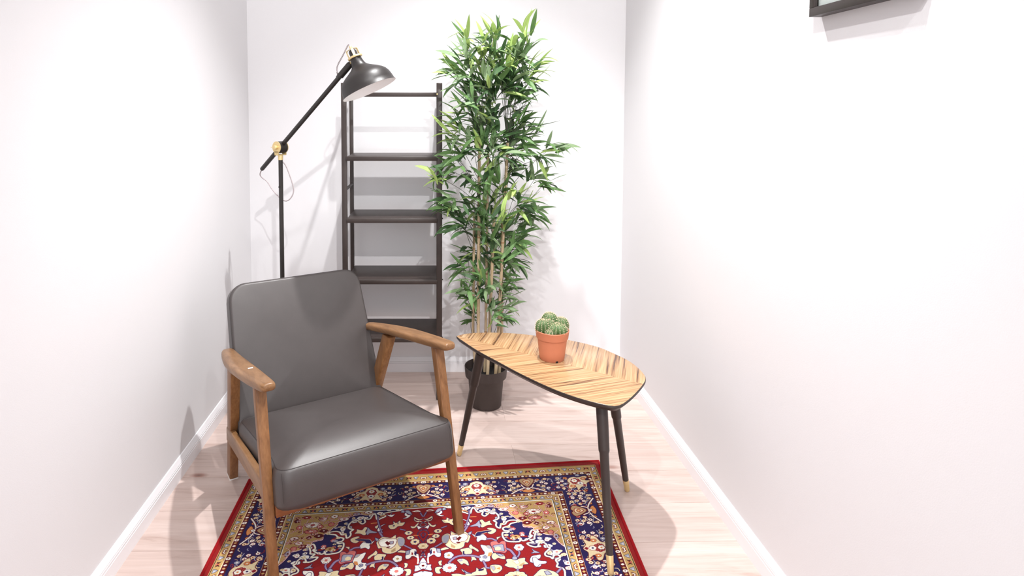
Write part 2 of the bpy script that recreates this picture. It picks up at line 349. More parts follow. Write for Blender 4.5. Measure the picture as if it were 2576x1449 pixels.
# ------------------------------------------------------------------ rug
def rug_image():
    S = 1.3; Wq, Hq = int(665 * S), int(975 * S)
    C = {'R': (138, 22, 25), 'd': (92, 12, 20), 'n': (38, 28, 80), 'y': (192, 156, 98), 'c': (232, 212, 170), 'w': (246, 240, 228),
         'g': (160, 160, 176), 'k': (206, 112, 106), 'o': (214, 140, 82), 't': (182, 150, 110), 'l': (150, 128, 158), 'b': (34, 30, 34), 'm': (150, 40, 44)}
    xs, ys = np.meshgrid((np.arange(Wq) + .5) / S, (np.arange(Hq) + .5) / S)
    img = np.zeros((Hq, Wq, 3), np.float32); img[:] = C['R']
    def region(x0, x1, y0, y1):
        a, b = max(0, int(x0 * S) - 1), min(Wq, int(x1 * S) + 2); c, d = max(0, int(y0 * S) - 1), min(Hq, int(y1 * S) + 2)
        if a >= b or c >= d: return None
        return slice(c, d), slice(a, b)
    def put(sl, mask, col): img[sl][mask] = C[col]
    def inpoly(P, X, Y):
        r = np.zeros(X.shape, bool); n = len(P)
        for i in range(n):
            (x0, y0), (x1, y1) = P[i], P[(i + 1) % n]
            if y0 == y1: continue
            c = ((y0 > Y) != (y1 > Y)) & (X < (x1 - x0) * (Y - y0) / (y1 - y0) + x0); r ^= c
        return r
    def sm(P, closed=True):
        return [(q.x, q.y) for q in smooth_path([Vector((a, b, 0)) for a, b in P], 4, closed)]
    def dist(P, X, Y, closed):
        D = np.full(X.shape, 1e9); n = len(P)
        for i in range(n if closed else n - 1):
            (x0, y0), (x1, y1) = P[i], P[(i + 1) % n]; dx, dy = x1 - x0, y1 - y0; L = dx * dx + dy * dy + 1e-9
            u = np.clip(((X - x0) * dx + (Y - y0) * dy) / L, 0, 1); D = np.minimum(D, (X - x0 - u * dx) ** 2 + (Y - y0 - u * dy) ** 2)
        return np.sqrt(D)
    def poly(P, col, out='', ow=1.6, smooth=True):
        if smooth and len(P) > 4: P = sm(P)
        A = np.array(P); sl = region(A[:, 0].min() - 3, A[:, 0].max() + 3, A[:, 1].min() - 3, A[:, 1].max() + 3)
        if sl is None: return
        X, Y = xs[sl], ys[sl]; ins = inpoly(P, X, Y)
        if out: put(sl, (dist(P, X, Y, True) < ow), out)
        put(sl, ins, col)
    def line(P, col, w_, smooth=True, closed=False, out=None):
        if smooth and len(P) > 2: P = sm(P, closed)
        A = np.array(P); sl = region(A[:, 0].min() - w_ - 2, A[:, 0].max() + w_ + 2, A[:, 1].min() - w_ - 2, A[:, 1].max() + w_ + 2)
        if sl is None: return
        D = dist(P, xs[sl], ys[sl], closed)
        if out: put(sl, D < w_ / 2 + 1.4, out)
        put(sl, D < w_ / 2, col)
    def ros(x, y, rx, ry, n, col, cen, out='n', ph=0.0):
        sl = region(x - rx * 1.3, x + rx * 1.3, y - ry * 1.3, y + ry * 1.3)
        if sl is None: return
        X, Y = (xs[sl] - x) / rx, (ys[sl] - y) / ry; r = np.hypot(X, Y); a = np.arctan2(Y, X) + ph
        lim = .82 + .18 * np.abs(np.cos(a * n / 2)) ** .6
        if out: put(sl, r < lim + 1.4 / min(rx, ry), out)
        put(sl, r < lim, col)
        if n >= 6 and rx > 12: put(sl, (np.abs(np.sin(a * n / 2)) < .16) & (r < lim * .9) & (r > .35), 'k' if col == 'w' else 't')
        put(sl, r < .3, cen)
    # bands: break distances from the ends (V) and from the sides
    BV = [0, 29, 32, 34, 74, 77, 90, 92, 186, 188, 203, 206, 228, 230, 234]
    BS = [0, 20, 22, 24, 48, 51, 68, 70, 174, 176, 192, 195, 216, 218, 221]
    BCOL = ['R', 'y', 'b', 'y', 'c', 'd', 'b', 'n', 't', 'd', 'c', 'y', 'b', 'w']
    bv = np.interp(ys, BV, range(15)); bs = np.interp(665 - xs, BS, range(15)); bb = np.minimum(bv, bs)
    for i, c in enumerate(BCOL): img[(bb >= i) & (bb < i + 1)] = C[c]
    field = bb >= 14
    keep = img.copy()
    # ---- field
    Fq = [['p','o','n',[[2,349],[15,356],[17,374],[9,394],[2,407],[9,393],[18,371],[14,354]]],['p','R','',[[2,355],[12,364],[13,374],[7,386],[0,399],[6,385],[14,371],[10,360]]],['p','w','n',[[2,361],[8,369],[1,386],[8,368]]],['p','c','n',[[0,290],[15,297],[31,286],[28,299],[17,306],[12,304],[2,309],[9,302],[26,298],[30,279],[13,293]]],['p','t','n',[[0,311],[11,320],[7,328],[0,332],[8,324],[11,317]]],['p','c','n',[[16,310],[24,319],[30,328],[42,325],[37,335],[28,334],[19,323]]],['p','w','n',[[14,342],[5,335],[3,337],[19,325],[17,339],[9,348],[2,343],[9,348]]],['r','c','n',6,48,357,13,10],['r','c','n',6,41,381,12,9],['r','c','n',7,26,402,15,14],['r','c','t',7,0,424,17,14],['l','o',4,[[17,372],[30,371]]],['p','g','',[[8,444],[1,440],[8,447],[2,451]]],['p','c','n',[[2,450],[3,456],[8,476],[1,466],[10,474],[3,461]]],['p','w','n',[[22,439],[32,434],[42,439],[52,442],[54,473],[43,476],[33,465],[16,475],[15,459],[22,456]]],['p','g','n',[[42,439],[53,442],[54,459],[44,456]]],['p','n','',[[21,453],[26,439],[28,458],[22,466]]],['p','R','',[[31,452],[36,449],[36,461],[32,461]]],['l','w',5,[[16,471],[15,485],[16,499]]],['l','l',5,[[38,432],[50,423],[60,415]]],['p','w','n',[[0,478],[9,493],[13,507],[24,508],[23,517],[25,531],[10,527],[1,519]]],['r','w','d',6,1,510,11,14],['p','w','n',[[2,534],[16,537],[28,542],[25,555],[1,553]]],['p','c','n',[[61,385],[78,373],[89,381],[90,363],[105,376],[121,371],[135,370],[150,391],[148,404],[142,421],[132,420],[128,437],[116,446],[99,448],[84,441],[70,425],[76,417],[62,413]]],['p','w','d',[[86,385],[107,381],[129,376],[143,391],[135,412],[121,415],[105,424],[91,412]]],['p','d','',[[106,400],[117,390],[123,397],[112,412]]],['p','g','d',[[96,393],[107,392],[106,405],[97,404]]],['p','g','t',[[62,387],[78,378],[83,389],[76,415],[63,413]]],['p','d','',[[104,415],[116,416],[116,423],[106,420]]],['p','t','',[[88,422],[102,436],[99,444],[87,437]]],['p','g','n',[[145,377],[157,370],[154,383],[147,387]]],['p','g','n',[[153,344],[173,334],[185,319],[186,336],[190,341],[183,354],[176,346],[160,347]]],['p','c','n',[[187,319],[196,316],[204,330],[220,324],[220,334],[226,344],[212,345],[206,347],[195,354],[188,350],[192,336]]],['l','l',6,[[146,341],[140,354],[134,365]]],['p','w','n',[[127,305],[138,310],[147,318],[152,330],[150,339],[140,336],[135,333],[144,327],[141,316]]],['p','c','n',[[148,296],[154,309],[162,317],[156,326],[152,318]]],['l','o',4,[[156,297],[176,298]]],['p','n','c',[[173,378],[186,375],[207,372],[222,374],[209,379],[191,384],[180,394],[165,397]]],['p','c','n',[[208,363],[217,359],[235,368],[233,381],[218,390],[208,381],[222,374]]],['p','w','n',[[158,383],[165,395],[181,394],[194,389],[204,410],[197,416],[184,414],[173,422],[170,411],[172,400]]],['p','c','n',[[234,419],[235,406],[249,404],[241,411]]],['l','l',6,[[204,411],[219,412],[231,422]]],['p','k','n',[[212,432],[219,425],[232,425],[239,435],[248,427],[260,429],[260,449],[261,468],[253,479],[239,474],[219,472],[216,453]]],['p','g','n',[[220,445],[236,441],[251,442],[252,461],[252,471],[239,468],[225,467],[223,456]]],['p','c','',[[225,454],[236,449],[243,458],[237,466],[225,463]]],['p','w','n',[[181,437],[194,441],[210,444],[215,462],[216,478],[206,487],[204,507],[189,510],[174,506],[174,484],[188,480],[191,470],[186,459]]],['p','g','t',[[197,443],[210,446],[213,457],[204,454]]],['p','o','',[[203,473],[213,472],[214,488],[198,489]]],['r','g','n',5,190,491,6,6],['p','c','n',[[216,478],[232,480],[248,487],[251,504],[239,503],[231,498],[218,505],[211,494]]],['p','g','n',[[227,480],[238,482],[247,491],[237,492]]],['l','l',7,[[262,462],[273,471],[284,497]]],['r','w','k',6,300,459,16,15],['l','l',5,[[298,476],[298,486],[291,500]]],['p','g','n',[[273,504],[280,496],[288,501],[287,509],[278,510]]],['p','c','n',[[254,508],[268,507],[283,513],[295,508],[312,506],[311,519],[319,532],[303,534],[299,547],[281,549],[272,543],[259,540],[247,531],[255,522]]],['p','w','t',[[274,516],[289,513],[293,526],[283,530]]],['p','t','',[[289,535],[305,525],[310,527],[297,541]]],['p','g','',[[283,536],[290,541],[284,550]]],['l','l',7,[[284,553],[280,568],[276,579]]],['p','c','n',[[116,452],[131,447],[147,447],[152,460],[149,472],[135,473],[123,475],[121,465]]],['p','n','',[[123,461],[128,460],[128,470],[132,472],[125,477]]],['p','c','n',[[144,440],[150,431],[156,441],[171,457],[170,466],[156,452],[148,451]]],['p','c','n',[[146,480],[156,485],[163,501],[153,500],[147,506],[149,492]]],['l','l',7,[[79,505],[85,496],[97,485],[112,479],[132,479],[156,483],[172,490]]],['r','w','t',5,79,473,15,15],['p','c','n',[[105,495],[120,492],[131,498],[137,509],[137,522],[124,511],[117,516],[108,504]]],['p','g','',[[107,496],[119,493],[122,501],[112,504]]],['r','w','k',12,80,526,22,19],['p','c','n',[[47,498],[57,494],[55,505],[57,513],[50,512]]],['p','c','n',[[36,526],[44,519],[58,522],[49,531],[52,546],[39,543]]],['p','c','n',[[56,442],[70,437],[81,443],[73,446],[57,449]]],['p','c','n',[[116,534],[120,545],[136,554],[145,553],[158,547],[161,534],[169,541],[187,533],[189,548],[189,563],[160,564],[132,565],[91,561],[86,553],[105,553],[122,559],[127,555]]],['p','n','',[[164,542],[183,538],[181,546],[167,548]]],['p','g','n',[[120,538],[133,550],[144,555],[130,554]]],['l','l',6,[[184,509],[189,527],[190,535],[201,538]]],['p','c','n',[[202,532],[212,526],[233,530],[238,543],[230,554],[219,560],[206,556]]],['p','g','t',[[203,532],[215,530],[217,543],[211,550]]],['p','o','',[[220,542],[232,537],[231,548]]],['p','w','n',[[326,523],[334,502],[349,499],[362,498],[358,512],[349,515],[358,524],[356,543],[344,546],[339,532]]],['p','w','n',[[336,510],[345,507],[352,519],[360,524],[375,527],[372,535],[353,537],[345,546],[337,539]]],['p','g','n',[[340,470],[348,479],[361,488],[345,488],[335,488],[343,482]]],['p','c','n',[[335,575],[354,558],[373,562],[394,573],[399,591],[333,584]]],['p','g','n',[[363,567],[374,566],[382,580],[367,582]]],['l','l',6,[[401,574],[415,560]]],['p','g','n',[[78,249],[73,237],[65,242],[66,252]]],['p','g','n',[[62,242],[49,243],[39,264],[50,260],[60,251]]],['p','w','n',[[61,253],[54,264],[44,269],[54,281],[69,282],[55,275],[64,265]]],['l','w',3,[[36,249],[21,244],[11,251],[32,250]]],['l','l',4,[[10,258],[2,278]]],['p','c','n',[[117,314],[101,310],[101,295],[92,304],[79,293],[76,304],[62,303],[70,319],[85,321],[95,332],[110,331]]],['p','n','',[[88,301],[83,303],[85,313]]],['p','n','',[[104,317],[96,312],[97,322]]],['l','o',4,[[150,270],[140,263],[128,259]]],['p','w','n',[[126,257],[115,261],[110,250],[111,261],[99,258],[108,270],[118,265]]],['l','l',4,[[155,263],[154,288],[141,334],[136,348]]],['l','l',4,[[76,336],[60,343]]]]
    Sq = {'outer':[[46,207],[57,223],[69,231],[82,239],[104,242],[124,246],[138,251],[130,265],[143,274],[151,279],[159,277],[164,256],[173,250],[183,275],[201,272],[197,289],[206,298],[217,288],[224,279],[241,283],[251,301],[247,318],[233,324],[241,334],[238,348],[242,359],[250,363],[255,347],[268,346],[277,333],[293,328],[314,333],[307,340],[288,345],[279,356],[260,364],[263,377],[277,381],[272,387],[257,386],[255,406],[261,422],[273,430],[304,433],[310,424],[318,431],[337,422],[349,410],[343,403],[352,384],[360,387],[362,398],[356,415],[354,426],[340,429],[349,441],[329,443],[335,454],[350,462],[368,460],[361,461],[368,445],[380,444],[389,455],[390,466],[397,471],[378,492],[379,504],[391,509],[397,517],[404,504],[416,503],[421,514],[406,523],[409,539],[404,552],[419,559],[424,572],[422,587]],'inner':[[175,242],[179,250],[197,254],[218,246],[223,241],[239,253],[258,262],[275,277],[287,280],[291,300],[301,310],[313,329],[328,342],[328,365],[355,368],[361,385],[369,383],[381,396],[395,408],[422,415],[421,426],[427,442],[436,458],[446,469],[464,473]]}
    outer = Sq['outer']; inner = Sq['inner']
    tail_o = [(418, 620), (430, 650), (421, 690), (436, 720)]; tail_i = []
    Po = outer + tail_o + [(470, 740), (700, 740), (700, 200), (46, 200)]
    A = inpoly(Po, xs, ys) & field; img[A] = C['n']
    Pi = inner + [(700, 473), (700, 190), (inner[0][0], 190)]
    B = inpoly(Pi, xs, ys) & field; img[B] = C['y']
    # white flowers inside the navy band
    rr = random.Random(3)
    for i in range(len(outer) - 1):
        if i % 5 == 2:
            x, y = outer[i]; cx_, cy_ = x + 14, y - 11
            if cx_ < 440: ros(cx_, cy_, rr.uniform(7, 11), rr.uniform(6, 9), 5, rr.choice('cwcg'), rr.choice('dkt'), 'd')
    for x, y, rx, ry in ((150, 248, 12, 8), (215, 268, 13, 9), (235, 283, 12, 9), (268, 318, 9, 12), (370, 440, 16, 10), (392, 462, 15, 9), (415, 490, 14, 10), (412, 522, 10, 9), (440, 540, 12, 9), (120, 232, 9, 7), (180, 258, 8, 7)):
        ros(x, y, rx, ry, 5, 'w', 'k', 'n')
    line([(262, 400), (280, 420), (300, 405), (330, 412)], 'R', 9); line([(275, 352), (290, 362), (300, 372)], 'R', 6)
    for x, y, r_ in ((292, 372, 9), (318, 396, 9), (286, 404, 8)): ros(x, y, r_, r_ * .8, 5, 'k', 'w', 'n')
    ros(296, 410, 15, 9, 5, 'y', 'd', 'd')
    line(outer + tail_o, 'c', 6.0, out='n'); line(outer + tail_o, 'w', 3.4)
    line(inner, 'm', 4.5); line(inner, 'w', 2.4)
    # gold corner drawing
    G = [('ros', 270, 268, 16, 9, 6, 'w', 'm'), ('ros', 305, 252, 12, 9, 5, 'w', 'm'), ('ros', 342, 262, 14, 9, 6, 'w', 'k'), ('ros', 372, 290, 26, 14, 8, 'w', 'm'), ('ros', 346, 300, 10, 8, 4, 'k', 'w'),
         ('ros', 310, 292, 10, 10, 4, 'k', 'y'), ('ros', 372, 322, 22, 10, 6, 'k', 'w'), ('ros', 414, 300, 10, 10, 5, 'k', 'w'), ('ros', 420, 352, 14, 9, 6, 'w', 'd'), ('ros', 372, 352, 8, 7, 4, 'd', 'w'),
         ('ros', 330, 322, 12, 7, 5, 'd', 'w'), ('ros', 342, 346, 14, 9, 4, 'd', 'w'), ('ros', 400, 376, 12, 8, 5, 'w', 'k'), ('ros', 412, 398, 10, 9, 5, 'k', 'o'), ('ros', 384, 392, 14, 8, 4, 'd', 'w'),
         ('ros', 426, 420, 10, 12, 4, 'g', 'd'), ('ros', 428, 266, 10, 9, 5, 'd', 'g'), ('ros', 400, 250, 14, 7, 5, 'm', 'w'), ('ros', 230, 244, 12, 8, 5, 'g', 'd'), ('ros', 190, 240, 14, 7, 5, 'w', 'd')]
    for g in G: ros(g[1], g[2], g[3], g[4], g[5], g[6], g[7], 'd')
    for P in ([(250, 246), (262, 260), (282, 262), (296, 274), (318, 270)], [(330, 246), (334, 272), (352, 280), (350, 308), (330, 312)], [(392, 262), (396, 282), (404, 300), (398, 330), (416, 338)],
              [(330, 360), (350, 372), (376, 368), (392, 358), (372, 340), (348, 336)], [(400, 352), (406, 368), (430, 376)], [(432, 440), (420, 424), (424, 404), (438, 392)], [(206, 236), (222, 250), (250, 252)]):
        line(P, 'm', 3.4); line(P, 'w', 1.7)
    r3 = random.Random(9)
    for k in range(150):
        x, y = r3.uniform(180, 444), r3.uniform(240, 462)
        if not inpoly(Pi, np.array([[x]]), np.array([[y]]))[0, 0]: continue
        a = r3.uniform(0, 6.28); q = r3.uniform(5, 11); P = [(x + q * math.cos(a + b) * c, y + q * .8 * math.sin(a + b) * c) for b, c in ((0, 1), (1.2, .8), (2.6, .9), (3.8, .3))]
        if r3.random() < .6: line(P, 'm', 2.6); line(P, 'w', 1.2)
        else: line(P, 'd', 2.2)
    for k in range(60):
        i = r3.randrange(len(outer) - 1); x, y = outer[i][0] + r3.uniform(2, 30), outer[i][1] - r3.uniform(2, 26)
        if x < 440 and inpoly(Po, np.array([[x]]), np.array([[y]]))[0, 0] and not inpoly(Pi, np.array([[x]]), np.array([[y]]))[0, 0]:
            ros(x, y, r3.uniform(4, 8), r3.uniform(3, 6), 5, r3.choice('wcg'), r3.choice('kdt'), '')
    # field flowers
    for f in Fq:
        if f[0] == 'p': poly(f[3], f[1], f[2])
        elif f[0] == 'l': line(f[3], f[1], f[2], out='n' if f[1] == 'l' else None)
        else: ros(f[4], f[5], f[6], f[7], f[3], f[1], f[2])
    for x, y, rx, ry, n_, c_, e_ in ((275, 578, 34, 20, 9, 'c', 't'), (120, 590, 22, 14, 7, 'w', 'k'), (200, 604, 26, 16, 8, 'c', 'd'), (348, 598, 20, 14, 7, 'w', 't'), (50, 588, 24, 16, 8, 'w', 'k'), (0, 615, 40, 24, 10, 'c', 'd'), (385, 620, 16, 12, 6, 'c', 'k')): ros(x, y, rx, ry, n_, c_, e_)
    line([(50, 588), (80, 600), (120, 590)], 'l', 4, out='n'); line([(200, 604), (240, 600), (275, 578)], 'l', 4, out='n')
    # rest of the field, towards the middle of the rug: more flowers and the navy centre medallion
    r2 = random.Random(11)
    for k in range(46):
        x, y = r2.uniform(30, 410), r2.uniform(610, 960)
        if x > 400 - (y - 600) * .2: continue
        kind = r2.random()
        if kind < .6: ros(x, y, r2.uniform(14, 24), r2.uniform(12, 20), r2.choice((5, 6, 7, 9)), r2.choice('wcwc'), r2.choice('ktn'))
        else: line([(x - 22, y - 10), (x, y + 6), (x + 24, y - 4)], 'l', 5, out='n'); ros(x + 24, y - 4, 10, 9, 5, 'c', 'd')
    md = (xs / 210) ** 2 + ((ys - 975) / 300) ** 2; wob = 1 + .08 * np.cos(12 * np.arctan2((ys - 975) / 300, xs / 210))
    img[md < wob] = C['c']; img[md < wob * .95] = C['n']
    for a in np.linspace(-PI / 2, 0, 7):
        ros(150 * math.cos(a), 975 + 215 * math.sin(a), 22, 18, 7, 'c', 'd'); ros(80 * math.cos(a), 975 + 110 * math.sin(a), 18, 14, 6, 'w', 'k')
    ros(0, 975, 60, 60, 10, 'R', 'y', 'c')
    # ---- put the border bands back and draw their motifs
    img[~field] = keep[~field]
    def tri(fn, s, col, up):      # little triangle motif, fn(s,t)->xy with t across
        k = 1 if up else -1
        poly([fn(s - 9, -8 * k), fn(s + 9, -8 * k), fn(s + 5, 4 * k), fn(s - 1, 9 * k), fn(s - 4, 2 * k)], col, 'b', 1.0, False); poly([fn(s, -5 * k), fn(s + 5, -3 * k), fn(s + 1, 1 * k)], 'w', '', 1, False)
    def smile(fn, s, up):
        k = 1 if up else -1
        line([fn(s - 10, 5 * k), fn(s - 5, -3 * k), fn(s, 1 * k), fn(s + 5, -3 * k), fn(s + 10, 5 * k)], 'd', 6.5); line([fn(s - 9, 5 * k), fn(s - 5, -2 * k), fn(s, 1 * k), fn(s + 5, -2 * k), fn(s + 9, 5 * k)], 'w', 3.6); x, y = fn(s, 6 * k); ros(x, y, 3.4, 3.4, 4, 'd', 'w', '')
    def bfly(fn, s, up):
        for q in (-1, 1):
            poly([fn(s + 10 * q, -7), fn(s + 1 * q, 0), fn(s + 10 * q, 7), fn(s + 7 * q, 0)], 'd' if up else 'n', 'b', .8, False)
        poly([fn(s - 4, -7), fn(s + 4, -7), fn(s, 0)], 'k', 'd', .8, False); x, y = fn(s, 3); ros(x, y, 3.4, 3.4, 4, 'o', 'd', '')
    def goldband(fn, L, up, step=27.5, sc=1):
        k = 0
        while k * step < L:
            s = k * step
            [lambda: smile(fn, s, up), lambda: tri(fn, s, 'g', up), lambda: bfly(fn, s, up), lambda: tri(fn, s, 'g', up)][k % 4](); k += 1
    goldband(lambda s, t: (s, 54 + t), 640, True)
    goldband(lambda s, t: (s, 217 + t * .85), 450, False)
    goldband(lambda s, t: (665 - 36 - t * .9, 60 + s), 915, True)
    goldband(lambda s, t: (665 - 206 - t * .8, 228 + s), 745, False)
    def beads(fn, L, h):
        k = 0
        while k * 13.8 < L:
            x, y = fn(k * 13.8 + 3)
            if k % 6 == 0: ros(x, y, 8, 6.5, 6, 'w', 'd', '')
            elif k % 2 == 0: ros(x, y, 5.5, 4.2, 4, 'w', 'w', '')
            else: ros(x, y, 5, 4, 4, 'y', 'o', '')
            k += 1
    beads(lambda s: (s, 83.5), 600, 6); beads(lambda s: (s + 38, 195.5), 440, 7)
    beads(lambda s: (665 - 59.5, 90 + s), 885, 6); beads(lambda s: (665 - 184, 204 + s), 770, 6)
    # main navy border
    def cup(fn, s):
        line([fn(s - 62, 46), fn(s - 30, 24), fn(s, 16), fn(s + 30, 24), fn(s + 62, 46)], 'w', 5, out='d'); line([fn(s - 22, -4), fn(s - 14, 14), fn(s, 20)], 'w', 4, out='d'); line([fn(s + 22, -4), fn(s + 14, 14), fn(s, 20)], 'w', 4, out='d')
        poly([fn(s - 26, -34), fn(s - 10, -42), fn(s, -36), fn(s + 10, -42), fn(s + 26, -34), fn(s + 22, -16), fn(s + 8, 4), fn(s, 9), fn(s - 8, 4), fn(s - 22, -16)], 't', 'd', 3.4)
        poly([fn(s - 12, -26), fn(s, -32), fn(s + 12, -26), fn(s + 8, -12), fn(s, -2), fn(s - 8, -12)], 'c', 'm', 2.4); x, y = fn(s, -18); ros(x, y, 6, 7, 4, 'o', 'c', 'd')
        poly([fn(s - 22, 34), fn(s, 22), fn(s + 22, 34), fn(s + 8, 42), fn(s - 8, 42)], 'o', 'd'); x, y = fn(s, 22); ros(x, y, 8, 6, 5, 'w', 'g', 'd')
    def bigros(fn, s):
        poly([fn(s, -42), fn(s + 20, -34), fn(s + 26, -20), fn(s + 50, -8), fn(s + 54, 6), fn(s + 30, 14), fn(s + 44, 34), fn(s + 18, 30), fn(s, 42), fn(s - 18, 30), fn(s - 44, 34), fn(s - 30, 14), fn(s - 54, 6), fn(s - 50, -8), fn(s - 26, -20), fn(s - 20, -34)], 'c', 'd', 2)
        x, y = fn(s, -10); ros(x, y, 20, 20, 8, 'm', 'c', 'w'); x, y = fn(s, -16); ros(x, y, 11, 10, 6, 'w', 'o', 'd')
        x, y = fn(s, 12); ros(x, y, 12, 10, 6, 'w', 'n', 'm'); x, y = fn(s, 32); ros(x, y, 7, 6, 4, 'm', 'd', 'w')
        for q in (-1, 1): x, y = fn(s + 34 * q, 2); ros(x, y, 9, 7, 6, 'o', 'w', 'm'); x, y = fn(s + 40 * q, -30); ros(x, y, 9, 7, 5, 'g', 'w', 'n'); x, y = fn(s + 48 * q, 36); ros(x, y, 9, 6, 5, 'c', 'd', 'm')
    def small(fn, s, q):
        for ds, t_, c, e in ((0, -12, 'w', 'm'), (15, -4, 'w', 'k'), (4, 12, 'c', 'm'), (-14, 4, 'c', 'k'), (20, 24, 'w', 'm'), (-20, 26, 'k', 'd'), (-14, -30, 'o', 'd'), (14, -32, 'c', 'm'), (0, 32, 'c', 'd')):
            x, y = fn(s + ds * q, t_); ros(x, y, 7.5, 6.5, 5, c, e, 'd')
        line([fn(s - 24, -20), fn(s - 6, -24), fn(s + 8, -20)], 'g', 3); line([fn(s - 8, 22), fn(s + 6, 20), fn(s + 20, 38)], 'g', 3)
    ft = lambda s, t: (s, 139 + t); fs = lambda s, t: (665 - 122 - t, s)
    for s, q in ((48, 1), (140, -1), (240, 1), (325, -1), (425, 1), (500, -1)): small(ft, s, q)
    for s, q in ((205, 1), (250, -1), (350, 1), (430, -1), (545, 1), (610, -1), (710, 1), (790, -1), (880, 1), (950, -1)): small(fs, s, q)
    for k in range(420):
        if r3.random() < .42: x, y = r3.uniform(0, 640), r3.uniform(97, 181)
        else: x, y = r3.uniform(492, 590), r3.uniform(100, 960)
        if min(np.interp(y, BV, range(15)), np.interp(665 - x, BS, range(15))) < 7.1 or min(np.interp(y, BV, range(15)), np.interp(665 - x, BS, range(15))) > 7.9: continue
        a = r3.uniform(0, 6.28); q = r3.uniform(4, 9); P = [(x + q * math.cos(a + b) * c, y + q * math.sin(a + b) * c) for b, c in ((0, 1), (1.2, .8), (2.6, .9))]
        line(P, r3.choice('gctwmcm'), r3.uniform(2, 3.4))
    cup(ft, 0); cup(ft, 372); bigros(ft, 190)
    for s in (300, 665): cup(lambda a, b: fs(a, -b), s)
    for s in (484, 840): bigros(fs, s)
    # corner rosette, turned 45 degrees
    fc = lambda s, t: (556 + (s + t) * .74 * .9, 138 + (s - t) * -.62 if False else 138 + (t - s) * .62)
    bigros(fc, 0)
    # weave grain
    g = np.random.default_rng(5).normal(0, 1, img.shape[:2]).astype(np.float32)
    img *= (1 + .05 * g)[..., None]
    full = np.concatenate([img[:, ::-1], img], 1); full = np.concatenate([full, full[::-1]], 0)
    full = np.clip(full, 0, 255) / 255.0
    h, w_ = full.shape[:2]; out = np.ones((h, w_, 4), np.float32); out[..., :3] = full[::-1]
    im = bpy.data.images.new('rug_weave', w_, h); im.pixels.foreach_set(out.ravel()); im.update(); im.pack()
    return im
t = NT('woven_wool'); t.set(Roughness=.92); t.b.inputs['Specular IOR Level'].default_value = .12; t.b.inputs['Sheen Weight'].default_value = .08
ti = t.n('ShaderNodeTexImage'); ti.image = rug_image(); ti.interpolation = 'Cubic'; ti.extension = 'EXTEND'
t.l(ti.outputs['Color'], t.b.inputs['Base Color'])
tc = t.n('ShaderNodeTexCoord'); nz = t.n('ShaderNodeTexNoise'); nz.inputs['Scale'].default_value = 420; t.l(tc.outputs['Object'], nz.inputs['Vector'])
bp = t.n('ShaderNodeBump'); bp.inputs['Strength'].default_value = .5; bp.inputs['Distance'].default_value = .002; t.l(nz.outputs['Fac'], bp.inputs['Height']); t.l(bp.outputs['Normal'], t.b.inputs['Normal'])
M['rug'] = t.m
M['rug_edge'] = mat('red_wool_edge', rgb(150, 24, 30), .9, spec=.1, bump=.6, bscale=400)
BLc, BRc, NRc, NLc = Vector((-.698, 2.255)), Vector((.655, 2.381)), Vector((.598, .432)), Vector((-.70, .307))
RO = Vector(((-.02), 1.35, 0))
def rugpt(u, v): return ((1 - v) * ((1 - u) * BLc + u * BRc) + v * ((1 - u) * NLc + u * NRc))
def build_rug():
    root = empty('rug', RO, 0, 'red navy and gold oriental floral rug with plain red rim under the armchair', 'rug')
    NU, NV = 34, 48; mb = MB(); uvs = []; H = .012
    rr = random.Random(2); V = []; UV = []
    for j in range(NV + 1):
        for i in range(NU + 1):
            u, v = i / NU, j / NV; p = rugpt(u, v) - RO.to_2d()
            ed = min(u, 1 - u) * 1.33; ed2 = min(v, 1 - v) * 1.95
            dz = -.004 * (1 if (i in (0, NU) or j in (0, NV)) else 0) + .0012 * math.sin(u * 9 + v * 5) * math.sin(v * 13)
            V.append((p.x, p.y, H + dz))
            # the woven pattern is a little off centre on the back edge
            ax = (-.02 + .03 * v * 1.95); uu = u * 1.33 - .665
            s = (uu - ax) / (.665 - ax) if uu > ax else (uu - ax) / (.665 + ax)
            UV.append((.5 + .5 * s, 1 - v))
    n = NU + 1; Fc = [(j * n + i, j * n + i + 1, (j + 1) * n + i + 1, (j + 1) * n + i) for j in range(NV) for i in range(NU)]
    me = bpy.data.meshes.new('pile'); me.from_pydata(V, [], [f[::-1] for f in Fc]); me.materials.append(M['rug'])
    ul = me.uv_layers.new(name='UVMap')
    for lp in me.loops: ul.data[lp.index].uv = UV[lp.vertex_index]
    me.shade_smooth(); link('pile', me, root)
    # bound edge: half-round roll all around
    P = []
    for a, b in (((0, 0), (1, 0)), ((1, 0), (1, 1)), ((1, 1), (0, 1)), ((0, 1), (0, 0))):
        for k in range(24):
            u = k / 24; p = rugpt(a[0] + (b[0] - a[0]) * u, a[1] + (b[1] - a[1]) * u) - RO.to_2d(); P.append(Vector((p.x, p.y, .0062)))
    P.append(P[0]); mb = MB(); tube(mb, P, .0062, 8, caps=False); mb.obj('bound_edge', M['rug_edge'], root)
build_rug()

